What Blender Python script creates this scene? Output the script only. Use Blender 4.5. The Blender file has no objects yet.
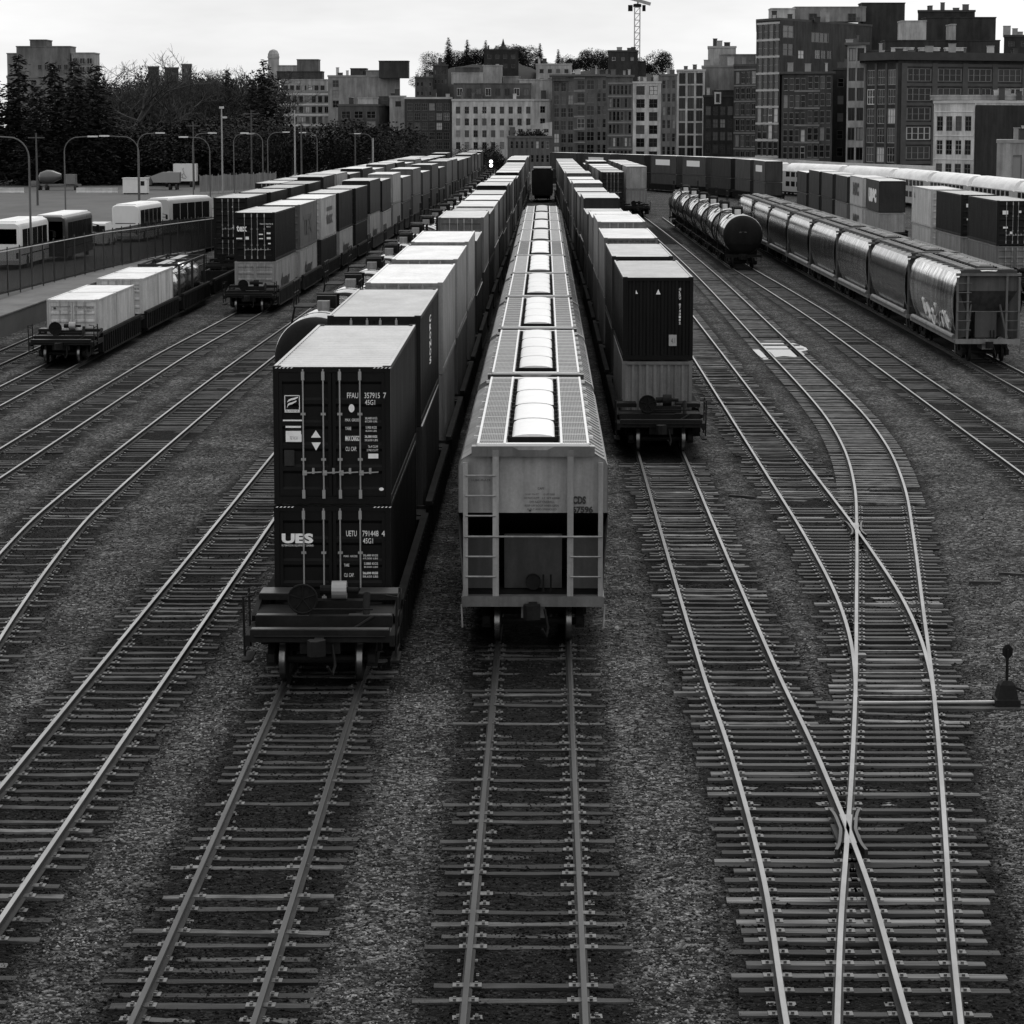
import bpy, math, random
from mathutils import Vector, Matrix, noise
random.seed(7)
S = bpy.context.scene
COL = S.collection
PI = math.pi
# ------------------------------------------------------------------ camera
F = 2800.0; H = 11.05; VX, VY = 545.0, 122.0
TH = math.atan((512 - VY) / F)
YAW = math.atan((VX - 512) * math.cos(TH) / F)
CW = Vector((-math.sin(YAW) * math.cos(TH), math.cos(YAW) * math.cos(TH), -math.sin(TH)))
CR = Vector((math.cos(YAW), math.sin(YAW), 0)); CU = CR.cross(CW)
CP = Vector((0, 0, H))
def at(px, py, z=0.0):
    d = CW * F + CR * (px - 512) + CU * (512 - py); return CP + d * ((z - H) / d.z)
def at_y(px, py, Y):
    d = CW * F + CR * (px - 512) + CU * (512 - py); return CP + d * (Y / d.y)
cam = bpy.data.cameras.new("camera"); cam.lens = 36 * F / 1024; cam.sensor_width = 36
cam.clip_start = 0.5; cam.clip_end = 6000
co = bpy.data.objects.new("camera", cam); COL.objects.link(co)
co.matrix_world = Matrix.Translation(CP) @ Matrix((CR, CU, -CW)).transposed().to_4x4()
S.camera = co
# ------------------------------------------------------------------ mesh builder
class MB:
    def __init__(s): s.v = []; s.f = []; s.m = []
    def face(s, pts, mi=0):
        n = len(s.v); s.v.extend([tuple(p) for p in pts]); s.f.append(tuple(range(n, n + len(pts)))); s.m.append(mi)
    def raw(s, vs, fs, mi=0):
        n = len(s.v); s.v.extend([tuple(p) for p in vs])
        for f in fs: s.f.append(tuple(i + n for i in f)); s.m.append(mi)
    def box(s, x0, x1, y0, y1, z0, z1, mi=0):
        s.raw([(x0,y0,z0),(x1,y0,z0),(x1,y1,z0),(x0,y1,z0),(x0,y0,z1),(x1,y0,z1),(x1,y1,z1),(x0,y1,z1)],
              [(0,3,2,1),(4,5,6,7),(0,1,5,4),(1,2,6,5),(2,3,7,6),(3,0,4,7)], mi)
    def bar(s, a, b, w, h, mi=0, up=(0,0,1)):
        a = Vector(a); b = Vector(b); d = (b - a).normalized(); u = Vector(up)
        if abs(d.dot(u)) > .95: u = Vector((0,1,0))
        r = d.cross(u).normalized(); u = r.cross(d); r = r * (w/2); u = u * (h/2)
        s.raw([a-r-u,a+r-u,a+r+u,a-r+u,b-r-u,b+r-u,b+r+u,b-r+u],[(0,3,2,1),(4,5,6,7),(0,1,5,4),(1,2,6,5),(2,3,7,6),(3,0,4,7)],mi)
    def tube(s, pts, r, n=6, mi=0, caps=True):
        pts = [Vector(p) for p in pts]; rs = r if isinstance(r, (list, tuple)) else [r] * len(pts)
        rings = []; base = len(s.v); pu = None
        for i, p in enumerate(pts):
            d = (pts[min(i+1, len(pts)-1)] - pts[max(i-1, 0)])
            if d.length < 1e-9: d = Vector((0,0,1))
            d.normalize(); u = Vector((0,0,1)) if abs(d.z) < .9 else Vector((0,1,0))
            if pu is not None and abs(pu.dot(d)) < .9: u = pu
            a = d.cross(u).normalized(); b = a.cross(d); pu = b
            for k in range(n):
                t = 2*PI*k/n; s.v.append(tuple(p + (a*math.cos(t) + b*math.sin(t))*rs[i]))
        for i in range(len(pts)-1):
            for k in range(n):
                k2 = (k+1) % n; A = base+i*n
                s.f.append((A+k, A+n+k, A+n+k2, A+k2)); s.m.append(mi)
        if caps:
            s.f.append(tuple(base+k for k in range(n))); s.m.append(mi)
            e = base+(len(pts)-1)*n; s.f.append(tuple(e+n-1-k for k in range(n))); s.m.append(mi)
    def loft(s, secs, mi=0, close=True, caps=True):
        """secs: list of equal-length point loops"""
        base = len(s.v); n = len(secs[0])
        for sec in secs: s.v.extend([tuple(p) for p in sec])
        for i in range(len(secs)-1):
            for k in range(n if close else n-1):
                k2 = (k+1) % n; A = base+i*n
                s.f.append((A+k, A+k2, A+n+k2, A+n+k)); s.m.append(mi)
        if caps and close:
            s.f.append(tuple(base+n-1-k for k in range(n))); s.m.append(mi)
            e = base+(len(secs)-1)*n; s.f.append(tuple(e+k for k in range(n))); s.m.append(mi)
    def lathe_y(s, prof, cx, cz, n=32, mi=0):
        """prof: list of (r, y) about an axis parallel to y"""
        s.loft([[(cx+r*math.sin(2*PI*k/n), y, cz+r*math.cos(2*PI*k/n)) for k in range(n)] for r, y in prof], mi)
    def lathe_z(s, prof, cx, cy, n=16, mi=0):
        s.loft([[(cx+r*math.cos(2*PI*k/n), cy+r*math.sin(2*PI*k/n), z) for k in range(n)] for r, z in prof], mi)
    def mesh(s, name, mats, smooth=None):
        me = bpy.data.meshes.new(name); me.from_pydata(s.v, [], s.f)
        for m in (mats if isinstance(mats, (list, tuple)) else [mats]): me.materials.append(m)
        if any(s.m): me.polygons.foreach_set("material_index", s.m)
        if smooth:
            me.polygons.foreach_set("use_smooth", [True]*len(s.f)); me.set_sharp_from_angle(angle=math.radians(smooth))
        me.update(); return me
    def build(s, name, mats, parent=None, smooth=None, color=None):
        return link(name, s.mesh(name, mats, smooth), parent, color)
def link(name, data, parent=None, color=None):
    o = bpy.data.objects.new(name, data); COL.objects.link(o)
    if parent: o.parent = parent
    if color is not None: o.color = (color, color, color, 1)
    return o
def tag(o, label=None, cat=None, group=None, kind=None):
    if label: o["label"] = label
    if cat: o["category"] = cat
    if group: o["group"] = group
    if kind: o["kind"] = kind
    return o
def thing(name, label, cat, group=None, loc=(0,0,0), rz=0):
    o = bpy.data.objects.new(name, None); COL.objects.link(o); o.location = loc; o.rotation_euler = (0,0,rz); o.empty_display_size = .2
    return tag(o, label, cat, group)
def copy_tree(o, parent=None):
    c = o.copy(); COL.objects.link(c)
    if parent is not None: c.parent = parent
    for ch in list(KIDS.get(o.name, ())): copy_tree(ch, c)
    return c
KIDS = {}
def index_kids(root):
    for o in list(root.children):
        KIDS.setdefault(root.name, []).append(o); index_kids(o)
def recolor(root, table):
    """table: {name stem: grey}"""
    for o in root.children_recursive if hasattr(root, "children_recursive") else []:
        st = o.name.split(".")[0]
        if st in table: g = table[st]; o.color = (g, g, g, 1)
ORD = "first second third fourth fifth sixth seventh eighth ninth tenth eleventh twelfth thirteenth fourteenth fifteenth sixteenth seventeenth eighteenth nineteenth twentieth twenty-first twenty-second twenty-third twenty-fourth twenty-fifth twenty-sixth twenty-seventh twenty-eighth twenty-ninth thirtieth".split()
# text -> flat mesh pieces (x right, y up), scaled to a given height
_tc = {}
def text_geo(t, bold=0.0):
    k = (t, bold)
    if k not in _tc:
        cu = bpy.data.curves.new("lettering", 'FONT'); cu.body = t; cu.offset = bold; cu.resolution_u = 3
        ob = bpy.data.objects.new("lettering", cu); COL.objects.link(ob)
        dg = bpy.context.evaluated_depsgraph_get(); me = ob.evaluated_get(dg).to_mesh()
        vs = [tuple(v.co) for v in me.vertices]; fs = [tuple(p.vertices) for p in me.polygons]
        ob.evaluated_get(dg).to_mesh_clear(); bpy.data.objects.remove(ob); bpy.data.curves.remove(cu)
        _tc[k] = (vs, fs)
    return _tc[k]
def put_text(mb, t, fn, x0, x1, y0, y1, bold=0.0, mi=0):
    """fit text t in the box [x0,x1]x[y0,y1] of a plane; fn(u,v)->3d point"""
    vs, fs = text_geo(t, bold)
    if not vs: return
    ax = min(v[0] for v in vs); bx = max(v[0] for v in vs); ay = min(v[1] for v in vs); by = max(v[1] for v in vs)
    mb.raw([fn(x0+(v[0]-ax)/(bx-ax)*(x1-x0), y0+(v[1]-ay)/(by-ay)*(y1-y0)) for v in vs], fs, mi)
# ------------------------------------------------------------------ materials
def nt(m):
    m.use_nodes = True; t = m.node_tree; return t, t.nodes, t.links
def N(nodes, typ, **kw):
    n = nodes.new(typ)
    for k, v in kw.items():
        if k in n.inputs: n.inputs[k].default_value = v
        else: setattr(n, k, v)
    return n
def grey(g): return (g, g, g, 1)
def paint(name, rough=.5, metal=0.0, base=None, dirt=.35, scale=(1.2,1.2,.5), streak=0.0, bump=0.0, spec=.5, rvar=.15, fine=0.0, coat=0.0, run=(5, 5, .18)):
    """grey paint; base None takes the object's own colour. dirt: how far blotches darken it; streak: vertical runs of grime"""
    m = bpy.data.materials.new(name); t, n, l = nt(m); b = n["Principled BSDF"]
    b.inputs["Roughness"].default_value = rough; b.inputs["Metallic"].default_value = metal
    b.inputs["Specular IOR Level"].default_value = spec
    if coat: b.inputs["Coat Weight"].default_value = coat; b.inputs["Coat Roughness"].default_value = .06
    if base is None: src = N(n, "ShaderNodeObjectInfo").outputs["Color"]
    else: r = N(n, "ShaderNodeRGB"); r.outputs[0].default_value = grey(base); src = r.outputs[0]
    tc = N(n, "ShaderNodeTexCoord"); oi = N(n, "ShaderNodeObjectInfo")
    mp = N(n, "ShaderNodeMapping"); mp.inputs["Scale"].default_value = scale
    ad = N(n, "ShaderNodeVectorMath", operation='ADD'); l.new(tc.outputs["Object"], ad.inputs[0])
    cx = N(n, "ShaderNodeCombineXYZ"); mu = N(n, "ShaderNodeMath", operation='MULTIPLY'); mu.inputs[1].default_value = 97.0
    l.new(oi.outputs["Random"], mu.inputs[0]); l.new(mu.outputs[0], cx.inputs[0]); l.new(mu.outputs[0], cx.inputs[2])
    l.new(cx.outputs[0], ad.inputs[1]); l.new(ad.outputs[0], mp.inputs["Vector"])
    nz = N(n, "ShaderNodeTexNoise", Scale=1.0, Detail=6.0, Roughness=.65); l.new(mp.outputs[0], nz.inputs["Vector"])
    mr = N(n, "ShaderNodeMapRange"); mr.inputs["From Min"].default_value = .35; mr.inputs["From Max"].default_value = .7
    mr.inputs["To Min"].default_value = 1.0; mr.inputs["To Max"].default_value = 1.0 - dirt
    l.new(nz.outputs["Fac"], mr.inputs["Value"])
    fac = mr.outputs[0]
    if streak:
        m2 = N(n, "ShaderNodeMapping"); m2.inputs["Scale"].default_value = run; l.new(ad.outputs[0], m2.inputs["Vector"])
        n2 = N(n, "ShaderNodeTexNoise", Scale=1.0, Detail=4.0, Roughness=.6); l.new(m2.outputs[0], n2.inputs["Vector"])
        r2 = N(n, "ShaderNodeMapRange"); r2.inputs["From Min"].default_value = .4; r2.inputs["From Max"].default_value = .62
        r2.inputs["To Min"].default_value = 1.0; r2.inputs["To Max"].default_value = 1.0 - streak
        l.new(n2.outputs["Fac"], r2.inputs["Value"])
        mm = N(n, "ShaderNodeMath", operation='MULTIPLY'); l.new(fac, mm.inputs[0]); l.new(r2.outputs[0], mm.inputs[1]); fac = mm.outputs[0]
    if fine:
        n3 = N(n, "ShaderNodeTexNoise", Scale=14.0, Detail=3.0, Roughness=.7); l.new(ad.outputs[0], n3.inputs["Vector"])
        r3 = N(n, "ShaderNodeMapRange"); r3.inputs["From Min"].default_value = .35; r3.inputs["From Max"].default_value = .65
        r3.inputs["To Min"].default_value = 1.0 - fine; r3.inputs["To Max"].default_value = 1.0 + fine
        l.new(n3.outputs["Fac"], r3.inputs["Value"])
        mm = N(n, "ShaderNodeMath", operation='MULTIPLY'); l.new(fac, mm.inputs[0]); l.new(r3.outputs[0], mm.inputs[1]); fac = mm.outputs[0]
    vm = N(n, "ShaderNodeVectorMath", operation='SCALE'); l.new(src, vm.inputs[0]); l.new(fac, vm.inputs["Scale"])
    l.new(vm.outputs[0], b.inputs["Base Color"])
    rr = N(n, "ShaderNodeMapRange"); rr.inputs["To Min"].default_value = max(.03, rough-rvar); rr.inputs["To Max"].default_value = min(1, rough+rvar)
    l.new(nz.outputs["Fac"], rr.inputs["Value"]); l.new(rr.outputs[0], b.inputs["Roughness"])
    if bump:
        bp = N(n, "ShaderNodeBump", Strength=bump, Distance=.05); l.new(nz.outputs["Fac"], bp.inputs["Height"]); l.new(bp.outputs[0], b.inputs["Normal"])
    return m
M = {}
M['paint'] = paint("container_paint", rough=.55, dirt=.35, streak=.25, fine=.1, spec=.14)
M['roof'] = paint("weathered_roof", rough=.42, dirt=.28, scale=(.8,.35,1), fine=.07)
M['bars'] = paint("galvanised_bars", rough=.4, metal=.3, base=.3, dirt=.2)
M['letters'] = paint("white_lettering", rough=.5, base=.8, dirt=.2, scale=(9,9,9))
M['inked'] = paint("black_lettering", rough=.5, base=.02, dirt=.2)
M['iron'] = paint("dark_iron", rough=.7, base=.012, dirt=.5, fine=.2, spec=.12)
M['iron_light'] = paint("worn_iron", rough=.42, spec=.4, base=.05, dirt=.5, fine=.2)  # lighter iron, also the painted highlight on platform beam tops
M['tread'] = paint("wheel_tread_steel", rough=.3, metal=.9, base=.22, dirt=.6, scale=(3,3,3))
M['well'] = paint("well_car_paint", rough=.85, base=None, dirt=.45, streak=.25, fine=.15, spec=.06)
M['hopper'] = paint("hopper_paint", rough=.5, dirt=.38, streak=.32, fine=.08, run=(3.5, 3.5, .25))
M['grating'] = paint("walkway_grating", rough=.5, dirt=.2)
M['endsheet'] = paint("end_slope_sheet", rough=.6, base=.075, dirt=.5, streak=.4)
M['lid'] = paint("hatch_lid_paint", rough=.4, base=None, dirt=.1, fine=.04)
M['hatch'] = paint("white_hatch", rough=.4, base=.82, dirt=.12)
M['tank'] = paint("black_tank_gloss", rough=.22, base=None, dirt=.5, spec=.8, rvar=.08, streak=.2, coat=1.0)
M['steelside'] = paint("reflective_car_side", rough=.14, metal=.8, base=None, dirt=.3, streak=.85, rvar=.1, run=(2.2, 2.2, .1))
M['rail'] = paint("rail_rust", rough=.85, base=.018, dirt=.4)
M['railtop'] = paint("rail_running_surface", rough=.32, metal=.85, base=.34, dirt=.45, scale=(2,.4,2), rvar=.1)
M['raildull'] = paint("rail_seldom_used", rough=.42, metal=.7, base=.05, dirt=.6, scale=(2,.25,2), rvar=.1)
M['plate'] = paint("tie_plate_steel", rough=.42, metal=.5, base=.17, dirt=.7, scale=(9,9,9))
M['wood'] = None
M['glass'] = paint("window_glass", rough=.1, base=.008, dirt=.1, spec=.2, rvar=.04)
def glass_mat():
    m = bpy.data.materials.new("window_glass_and_blinds"); t, n, l = nt(m); b = n["Principled BSDF"]; b.inputs["Roughness"].default_value = .12; b.inputs["Specular IOR Level"].default_value = .25
    oi = N(n, "ShaderNodeObjectInfo"); cr = N(n, "ShaderNodeValToRGB"); cr.color_ramp.interpolation = 'CONSTANT'; e = cr.color_ramp.elements
    e[0].position = 0; e[0].color = grey(.006); e[1].position = .42; e[1].color = grey(.018)
    for p, g in ((.66,.035),(.8,.08),(.92,.2),(.97,.45)): q = e.new(p); q.color = grey(g)
    l.new(oi.outputs["Random"], cr.inputs[0]); l.new(cr.outputs[0], b.inputs["Base Color"]); return m
M['pane'] = glass_mat()
M['frame'] = paint("window_frame", rough=.6, base=None, dirt=.2)
M['wall'] = paint("building_wall", rough=.85, base=None, dirt=.45, scale=(.35,.35,.2), streak=.3, fine=.15, spec=.2, run=(1.2, 1.2, .12))
M['trim'] = paint("building_trim", rough=.8, base=None, dirt=.3, scale=(.5,.5,.5))
M['concrete'] = paint("concrete", rough=.85, base=None, dirt=.4, scale=(.6,.3,.6), fine=.12)
M['vehicle'] = paint("vehicle_paint", rough=.3, base=None, dirt=.12, rvar=.08)
M['rubber'] = paint("rubber", rough=.8, base=.015, dirt=.2)
M['bark'] = paint("bark", rough=.9, base=None, dirt=.4, scale=(4,4,1))
M['lamp'] = None
def leaf_mat(name, base):
    m = bpy.data.materials.new(name); t, n, l = nt(m); b = n["Principled BSDF"]; b.inputs["Roughness"].default_value = .7; b.inputs["Specular IOR Level"].default_value = .1
    g = N(n, "ShaderNodeNewGeometry"); mr = N(n, "ShaderNodeMapRange"); mr.inputs["To Min"].default_value = base*.5; mr.inputs["To Max"].default_value = base*1.6
    l.new(g.outputs["Random Per Island"], mr.inputs["Value"]); l.new(mr.outputs[0], b.inputs["Base Color"]); return m
M['needles'] = leaf_mat("conifer_needles", .011)
M['leaves'] = leaf_mat("dark_leaves", .014)
def wood_mat():
    m = bpy.data.materials.new("weathered_sleeper_wood"); t, n, l = nt(m); b = n["Principled BSDF"]
    oi = N(n, "ShaderNodeObjectInfo"); tc = N(n, "ShaderNodeTexCoord"); ad = N(n, "ShaderNodeVectorMath", operation='ADD')
    sc = N(n, "ShaderNodeVectorMath", operation='SCALE'); cx = N(n, "ShaderNodeCombineXYZ")
    for i in range(3): l.new(oi.outputs["Random"], cx.inputs[i])
    sc.inputs["Scale"].default_value = 61; l.new(cx.outputs[0], sc.inputs[0]); l.new(tc.outputs["Object"], ad.inputs[0]); l.new(sc.outputs[0], ad.inputs[1])
    mp = N(n, "ShaderNodeMapping"); mp.inputs["Scale"].default_value = (1.6, 26, 10); l.new(ad.outputs[0], mp.inputs["Vector"])
    nz = N(n, "ShaderNodeTexNoise", Scale=1.0, Detail=5.0, Roughness=.6); l.new(mp.outputs[0], nz.inputs["Vector"])
    n2 = N(n, "ShaderNodeTexNoise", Scale=2.5, Detail=3.0); l.new(ad.outputs[0], n2.inputs["Vector"])
    a = N(n, "ShaderNodeMapRange"); a.inputs["From Min"].default_value = .3; a.inputs["From Max"].default_value = .7; a.inputs["To Min"].default_value = .3; a.inputs["To Max"].default_value = 1.5
    l.new(nz.outputs["Fac"], a.inputs["Value"])
    c = N(n, "ShaderNodeMapRange"); c.inputs["From Min"].default_value = .35; c.inputs["From Max"].default_value = .65; c.inputs["To Min"].default_value = .55; c.inputs["To Max"].default_value = 1.25
    l.new(n2.outputs["Fac"], c.inputs["Value"])
    mm = N(n, "ShaderNodeMath", operation='MULTIPLY'); l.new(a.outputs[0], mm.inputs[0]); l.new(c.outputs[0], mm.inputs[1])
    vm = N(n, "ShaderNodeVectorMath", operation='SCALE'); l.new(oi.outputs["Color"], vm.inputs[0]); l.new(mm.outputs[0], vm.inputs["Scale"])
    l.new(vm.outputs[0], b.inputs["Base Color"]); b.inputs["Roughness"].default_value = .7; b.inputs["Specular IOR Level"].default_value = .25
    bp = N(n, "ShaderNodeBump", Strength=.5, Distance=.02); l.new(nz.outputs["Fac"], bp.inputs["Height"]); l.new(bp.outputs[0], b.inputs["Normal"])
    return m
M['wood'] = wood_mat()
def ballast_mat():
    m = bpy.data.materials.new("ballast_stone"); t, n, l = nt(m); b = n["Principled BSDF"]
    tc = N(n, "ShaderNodeTexCoord"); P = tc.outputs["Object"]
    wob = N(n, "ShaderNodeTexNoise", Scale=9.0, Detail=2.0)
    l.new(P, wob.inputs["Vector"])
    ad = N(n, "ShaderNodeVectorMath", operation='MULTIPLY_ADD'); l.new(wob.outputs["Color"], ad.inputs[0]); ad.inputs[1].default_value = (.05,.05,.05); l.new(P, ad.inputs[2])
    v1 = N(n, "ShaderNodeTexVoronoi", Scale=12.0); l.new(ad.outputs[0], v1.inputs["Vector"])
    v2 = N(n, "ShaderNodeTexVoronoi", Scale=27.0); l.new(ad.outputs[0], v2.inputs["Vector"])
    s1 = N(n, "ShaderNodeSeparateColor"); l.new(v1.outputs["Color"], s1.inputs[0])
    s2 = N(n, "ShaderNodeSeparateColor"); l.new(v2.outputs["Color"], s2.inputs[0])
    mx = N(n, "ShaderNodeMix"); mx.data_type = 'FLOAT'; mx.inputs[0].default_value = .4; l.new(s1.outputs[0], mx.inputs[2]); l.new(s2.outputs[0], mx.inputs[3])
    pw = N(n, "ShaderNodeMath", operation='POWER'); l.new(mx.outputs[0], pw.inputs[0]); pw.inputs[1].default_value = 3.2
    a = N(n, "ShaderNodeMapRange"); a.inputs["To Min"].default_value = .010; a.inputs["To Max"].default_value = .36; l.new(pw.outputs[0], a.inputs["Value"])
    big = N(n, "ShaderNodeTexNoise", Scale=.35, Detail=5.0, Roughness=.6); l.new(P, big.inputs["Vector"])
    c = N(n, "ShaderNodeMapRange"); c.inputs["From Min"].default_value = .3; c.inputs["From Max"].default_value = .7; c.inputs["To Min"].default_value = .4; c.inputs["To Max"].default_value = 1.35
    l.new(big.outputs["Fac"], c.inputs["Value"])
    mid = N(n, "ShaderNodeTexNoise", Scale=2.2, Detail=4.0, Roughness=.65); l.new(P, mid.inputs["Vector"])
    d = N(n, "ShaderNodeMapRange"); d.inputs["From Min"].default_value = .3; d.inputs["From Max"].default_value = .7; d.inputs["To Min"].default_value = .65; d.inputs["To Max"].default_value = 1.25
    l.new(mid.outputs["Fac"], d.inputs["Value"])
    m1 = N(n, "ShaderNodeMath", operation='MULTIPLY'); l.new(a.outputs[0], m1.inputs[0]); l.new(c.outputs[0], m1.inputs[1])
    m2 = N(n, "ShaderNodeMath", operation='MULTIPLY'); l.new(m1.outputs[0], m2.inputs[0]); l.new(d.outputs[0], m2.inputs[1])
    # oil and fines along the tracks (a stain stored on the mesh)
    at_ = N(n, "ShaderNodeAttribute"); at_.attribute_name = "oil"
    o = N(n, "ShaderNodeMapRange"); o.inputs["To Min"].default_value = 1.0; o.inputs["To Max"].default_value = .11; l.new(at_.outputs["Fac"], o.inputs["Value"])
    m3 = N(n, "ShaderNodeMath", operation='MULTIPLY'); l.new(m2.outputs[0], m3.inputs[0]); l.new(o.outputs[0], m3.inputs[1])
    l.new(m3.outputs[0], b.inputs["Base Color"]); b.inputs["Roughness"].default_value = .95; b.inputs["Specular IOR Level"].default_value = .1
    h = N(n, "ShaderNodeMath", operation='ADD'); l.new(v1.outputs["Distance"], h.inputs[0])
    h2 = N(n, "ShaderNodeMath", operation='MULTIPLY'); l.new(v2.outputs["Distance"], h2.inputs[0]); h2.inputs[1].default_value = .5; l.new(h2.outputs[0], h.inputs[1])
    bp = N(n, "ShaderNodeBump", Strength=1.0, Distance=.045); bp.invert = True; l.new(h.outputs[0], bp.inputs["Height"]); l.new(bp.outputs[0], b.inputs["Normal"])
    return m
M['ballast'] = ballast_mat()
M['asphalt'] = paint("asphalt", rough=.7, base=.032, dirt=.4, scale=(.15,.05,.2), fine=.15)
def emit_mat():
    m = bpy.data.materials.new("lit_lamp"); t, n, l = nt(m); b = n["Principled BSDF"]
    b.inputs["Emission Color"].default_value = (1,1,1,1); b.inputs["Emission Strength"].default_value = 6; return m
M['lamp'] = emit_mat()
# ------------------------------------------------------------------ world and light
SUN_EL, SUN_AZ = math.radians(52), math.radians(22)     # azimuth from +y, towards +x
w = bpy.data.worlds.new("World"); S.world = w; w.use_nodes = True; t = w.node_tree; n = t.nodes; l = t.links
bg = n["Background"]; bg.inputs["Strength"].default_value = .12
sky = N(n, "ShaderNodeTexSky"); sky.sky_type = 'NISHITA'; sky.sun_disc = False; sky.sun_elevation = SUN_EL; sky.sun_rotation = SUN_AZ
sky.dust_density = 4
bw = N(n, "ShaderNodeRGBToBW"); l.new(sky.outputs[0], bw.inputs[0])
tc = N(n, "ShaderNodeTexCoord"); mp = N(n, "ShaderNodeMapping"); mp.inputs["Scale"].default_value = (3, 3, 14); l.new(tc.outputs["Generated"], mp.inputs[0])
nz = N(n, "ShaderNodeTexNoise", Scale=.9, Detail=6.0, Roughness=.6); l.new(mp.outputs[0], nz.inputs["Vector"])
mr = N(n, "ShaderNodeMapRange"); mr.inputs["From Min"].default_value = .3; mr.inputs["From Max"].default_value = .7; mr.inputs["To Min"].default_value = 5.9; mr.inputs["To Max"].default_value = 9.5
l.new(nz.outputs["Fac"], mr.inputs["Value"])
mx = N(n, "ShaderNodeMix"); mx.data_type = 'FLOAT'; mx.inputs[0].default_value = .85; l.new(bw.outputs[0], mx.inputs[2]); l.new(mr.outputs[0], mx.inputs[3])
l.new(mx.outputs[0], bg.inputs["Color"])
sl = bpy.data.lights.new("sun", 'SUN'); sl.energy = .7; sl.angle = math.radians(25); sl.color = (1, .985, .96)
so = bpy.data.objects.new("sun", sl); COL.objects.link(so)
sd = Vector((math.sin(SUN_AZ)*math.cos(SUN_EL), math.cos(SUN_AZ)*math.cos(SUN_EL), math.sin(SUN_EL)))
so.rotation_euler = sd.to_track_quat('Z', 'Y').to_euler(); so.location = (0, 0, 60)
S.view_settings.view_transform = 'Standard'; S.view_settings.look = 'None'; S.view_settings.gamma = 1; S.view_settings.exposure = .22
# ------------------------------------------------------------------ track lines: x as a function of y
def curve(pts):
    pts = sorted(pts); ys = [p[0] for p in pts]; xs = [p[1] for p in pts]; k = len(pts)
    d = [(xs[i+1]-xs[i])/(ys[i+1]-ys[i]) for i in range(k-1)]
    m = [d[0]] + [(d[i-1]+d[i])/2 if d[i-1]*d[i] > 0 else 0.0 for i in range(1, k-1)] + [d[-1]]
    for i in range(k-1):
        if d[i] == 0: m[i] = m[i+1] = 0
        else:
            a, b = m[i]/d[i], m[i+1]/d[i]; q = a*a+b*b
            if q > 9: m[i] = 3*a/math.sqrt(q)*d[i]; m[i+1] = 3*b/math.sqrt(q)*d[i]
    def f(y):
        if y <= ys[0]: return xs[0]+m[0]*(y-ys[0])
        if y >= ys[-1]: return xs[-1]+m[-1]*(y-ys[-1])
        i = max(j for j in range(k-1) if ys[j] <= y); h = ys[i+1]-ys[i]; t = (y-ys[i])/h
        return (2*t**3-3*t**2+1)*xs[i]+(t**3-2*t**2+t)*h*m[i]+(-2*t**3+3*t**2)*xs[i+1]+(t**3-t**2)*h*m[i+1]
    return f
X = {
 'hop': curve([(0,-.24),(200,-.24),(460,-.4)]),
 'lc': curve([(0,-4.34),(34,-4.36),(58,-4.44),(150,-4.46),(250,-4.15),(440,-3.7),(520,-3.5)]),
 'l2': curve([(0,-8.37),(38,-8.37),(150,-8.33),(250,-8.0),(460,-7.2)]),
 'l3': curve([(38,-10.2),(47,-11.4),(60,-12.57),(72,-13.36),(80,-13.68),(100,-13.78),(120,-13.75),(160,-13.35),(213,-12.75),(290,-11.6),(460,-8.6)]),
 'l4': curve([(60,-17.8),(90,-17.85),(128,-17.9),(160,-17.4),(177,-17.2),(213,-16.8),(254,-16.2),(287,-15.85),(350,-14.3),(410,-13.1),(480,-12.3),(540,-11.9)]),
 'l5': curve([(70,-22.0),(100,-22.15),(160,-22.4),(200,-22.35),(217,-22.15),(240,-21.9),(290,-21.4),(384,-18.8),(470,-17),(540,-16.2)]),
 'l6': curve([(90,-25.8),(130,-25.85),(200,-26.3),(236,-26.0),(290,-25.4),(384,-22.9),(470,-21.2),(540,-20.4)]),
 'rc': curve([(20,3.4),(33.5,3.77),(40,4.0),(48,4.06),(56,3.98),(90,3.93),(150,3.9),(250,3.5),(400,2.9),(460,2.7)]),
 'r2': curve([(53.3,6.80),(56,7.08),(60,7.40),(65,7.64),(72,7.77),(80,7.81),(150,7.8),(230,7.6),(304,7.3),(400,6.4)]),
 'r3': curve([(20,2.95),(33.5,4.4),(38.1,4.93),(42,5.42),(47.4,6.09),(54.4,6.92),(62.9,7.87),(76,9.32),(85,10.25),(95.5,11.02),(110,11.5),(137.5,11.62),(200,11.8),(270,11.5),(340,10.8),(420,9.6)]),
 'r4': curve([(50,15.95),(150,15.93),(190,15.5),(215,15.1),(240,15.0),(320,14.6)]),
 'r5': curve([(70,20.6),(125,20.55),(150,20.45),(190,20.15),(260,19.7),(330,19)]),
 'r6': curve([(100,30.2),(170,30.4),(215,30.3),(260,31.8),(330,32.2),(385,31.6),(420,28.5),(455,20),(485,9),(510,-1)]),
 'r7': curve([(250,53.6),(300,53),(330,51.7),(355,50.5),(386,48.5),(413,44),(440,37),(470,28)]),
}
def pose(key, y, L):
    f = X[key]; x0 = f(y); 
    # end point a distance L along the curve
    y1 = y + L
    for _ in range(4):
        x1 = f(y1); d = math.hypot(x1-x0, y1-y); y1 += (L-d)*(y1-y)/d
    return Vector((x0, y, 0)), math.atan2(-(f(y1)-x0), y1-y), y1
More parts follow.
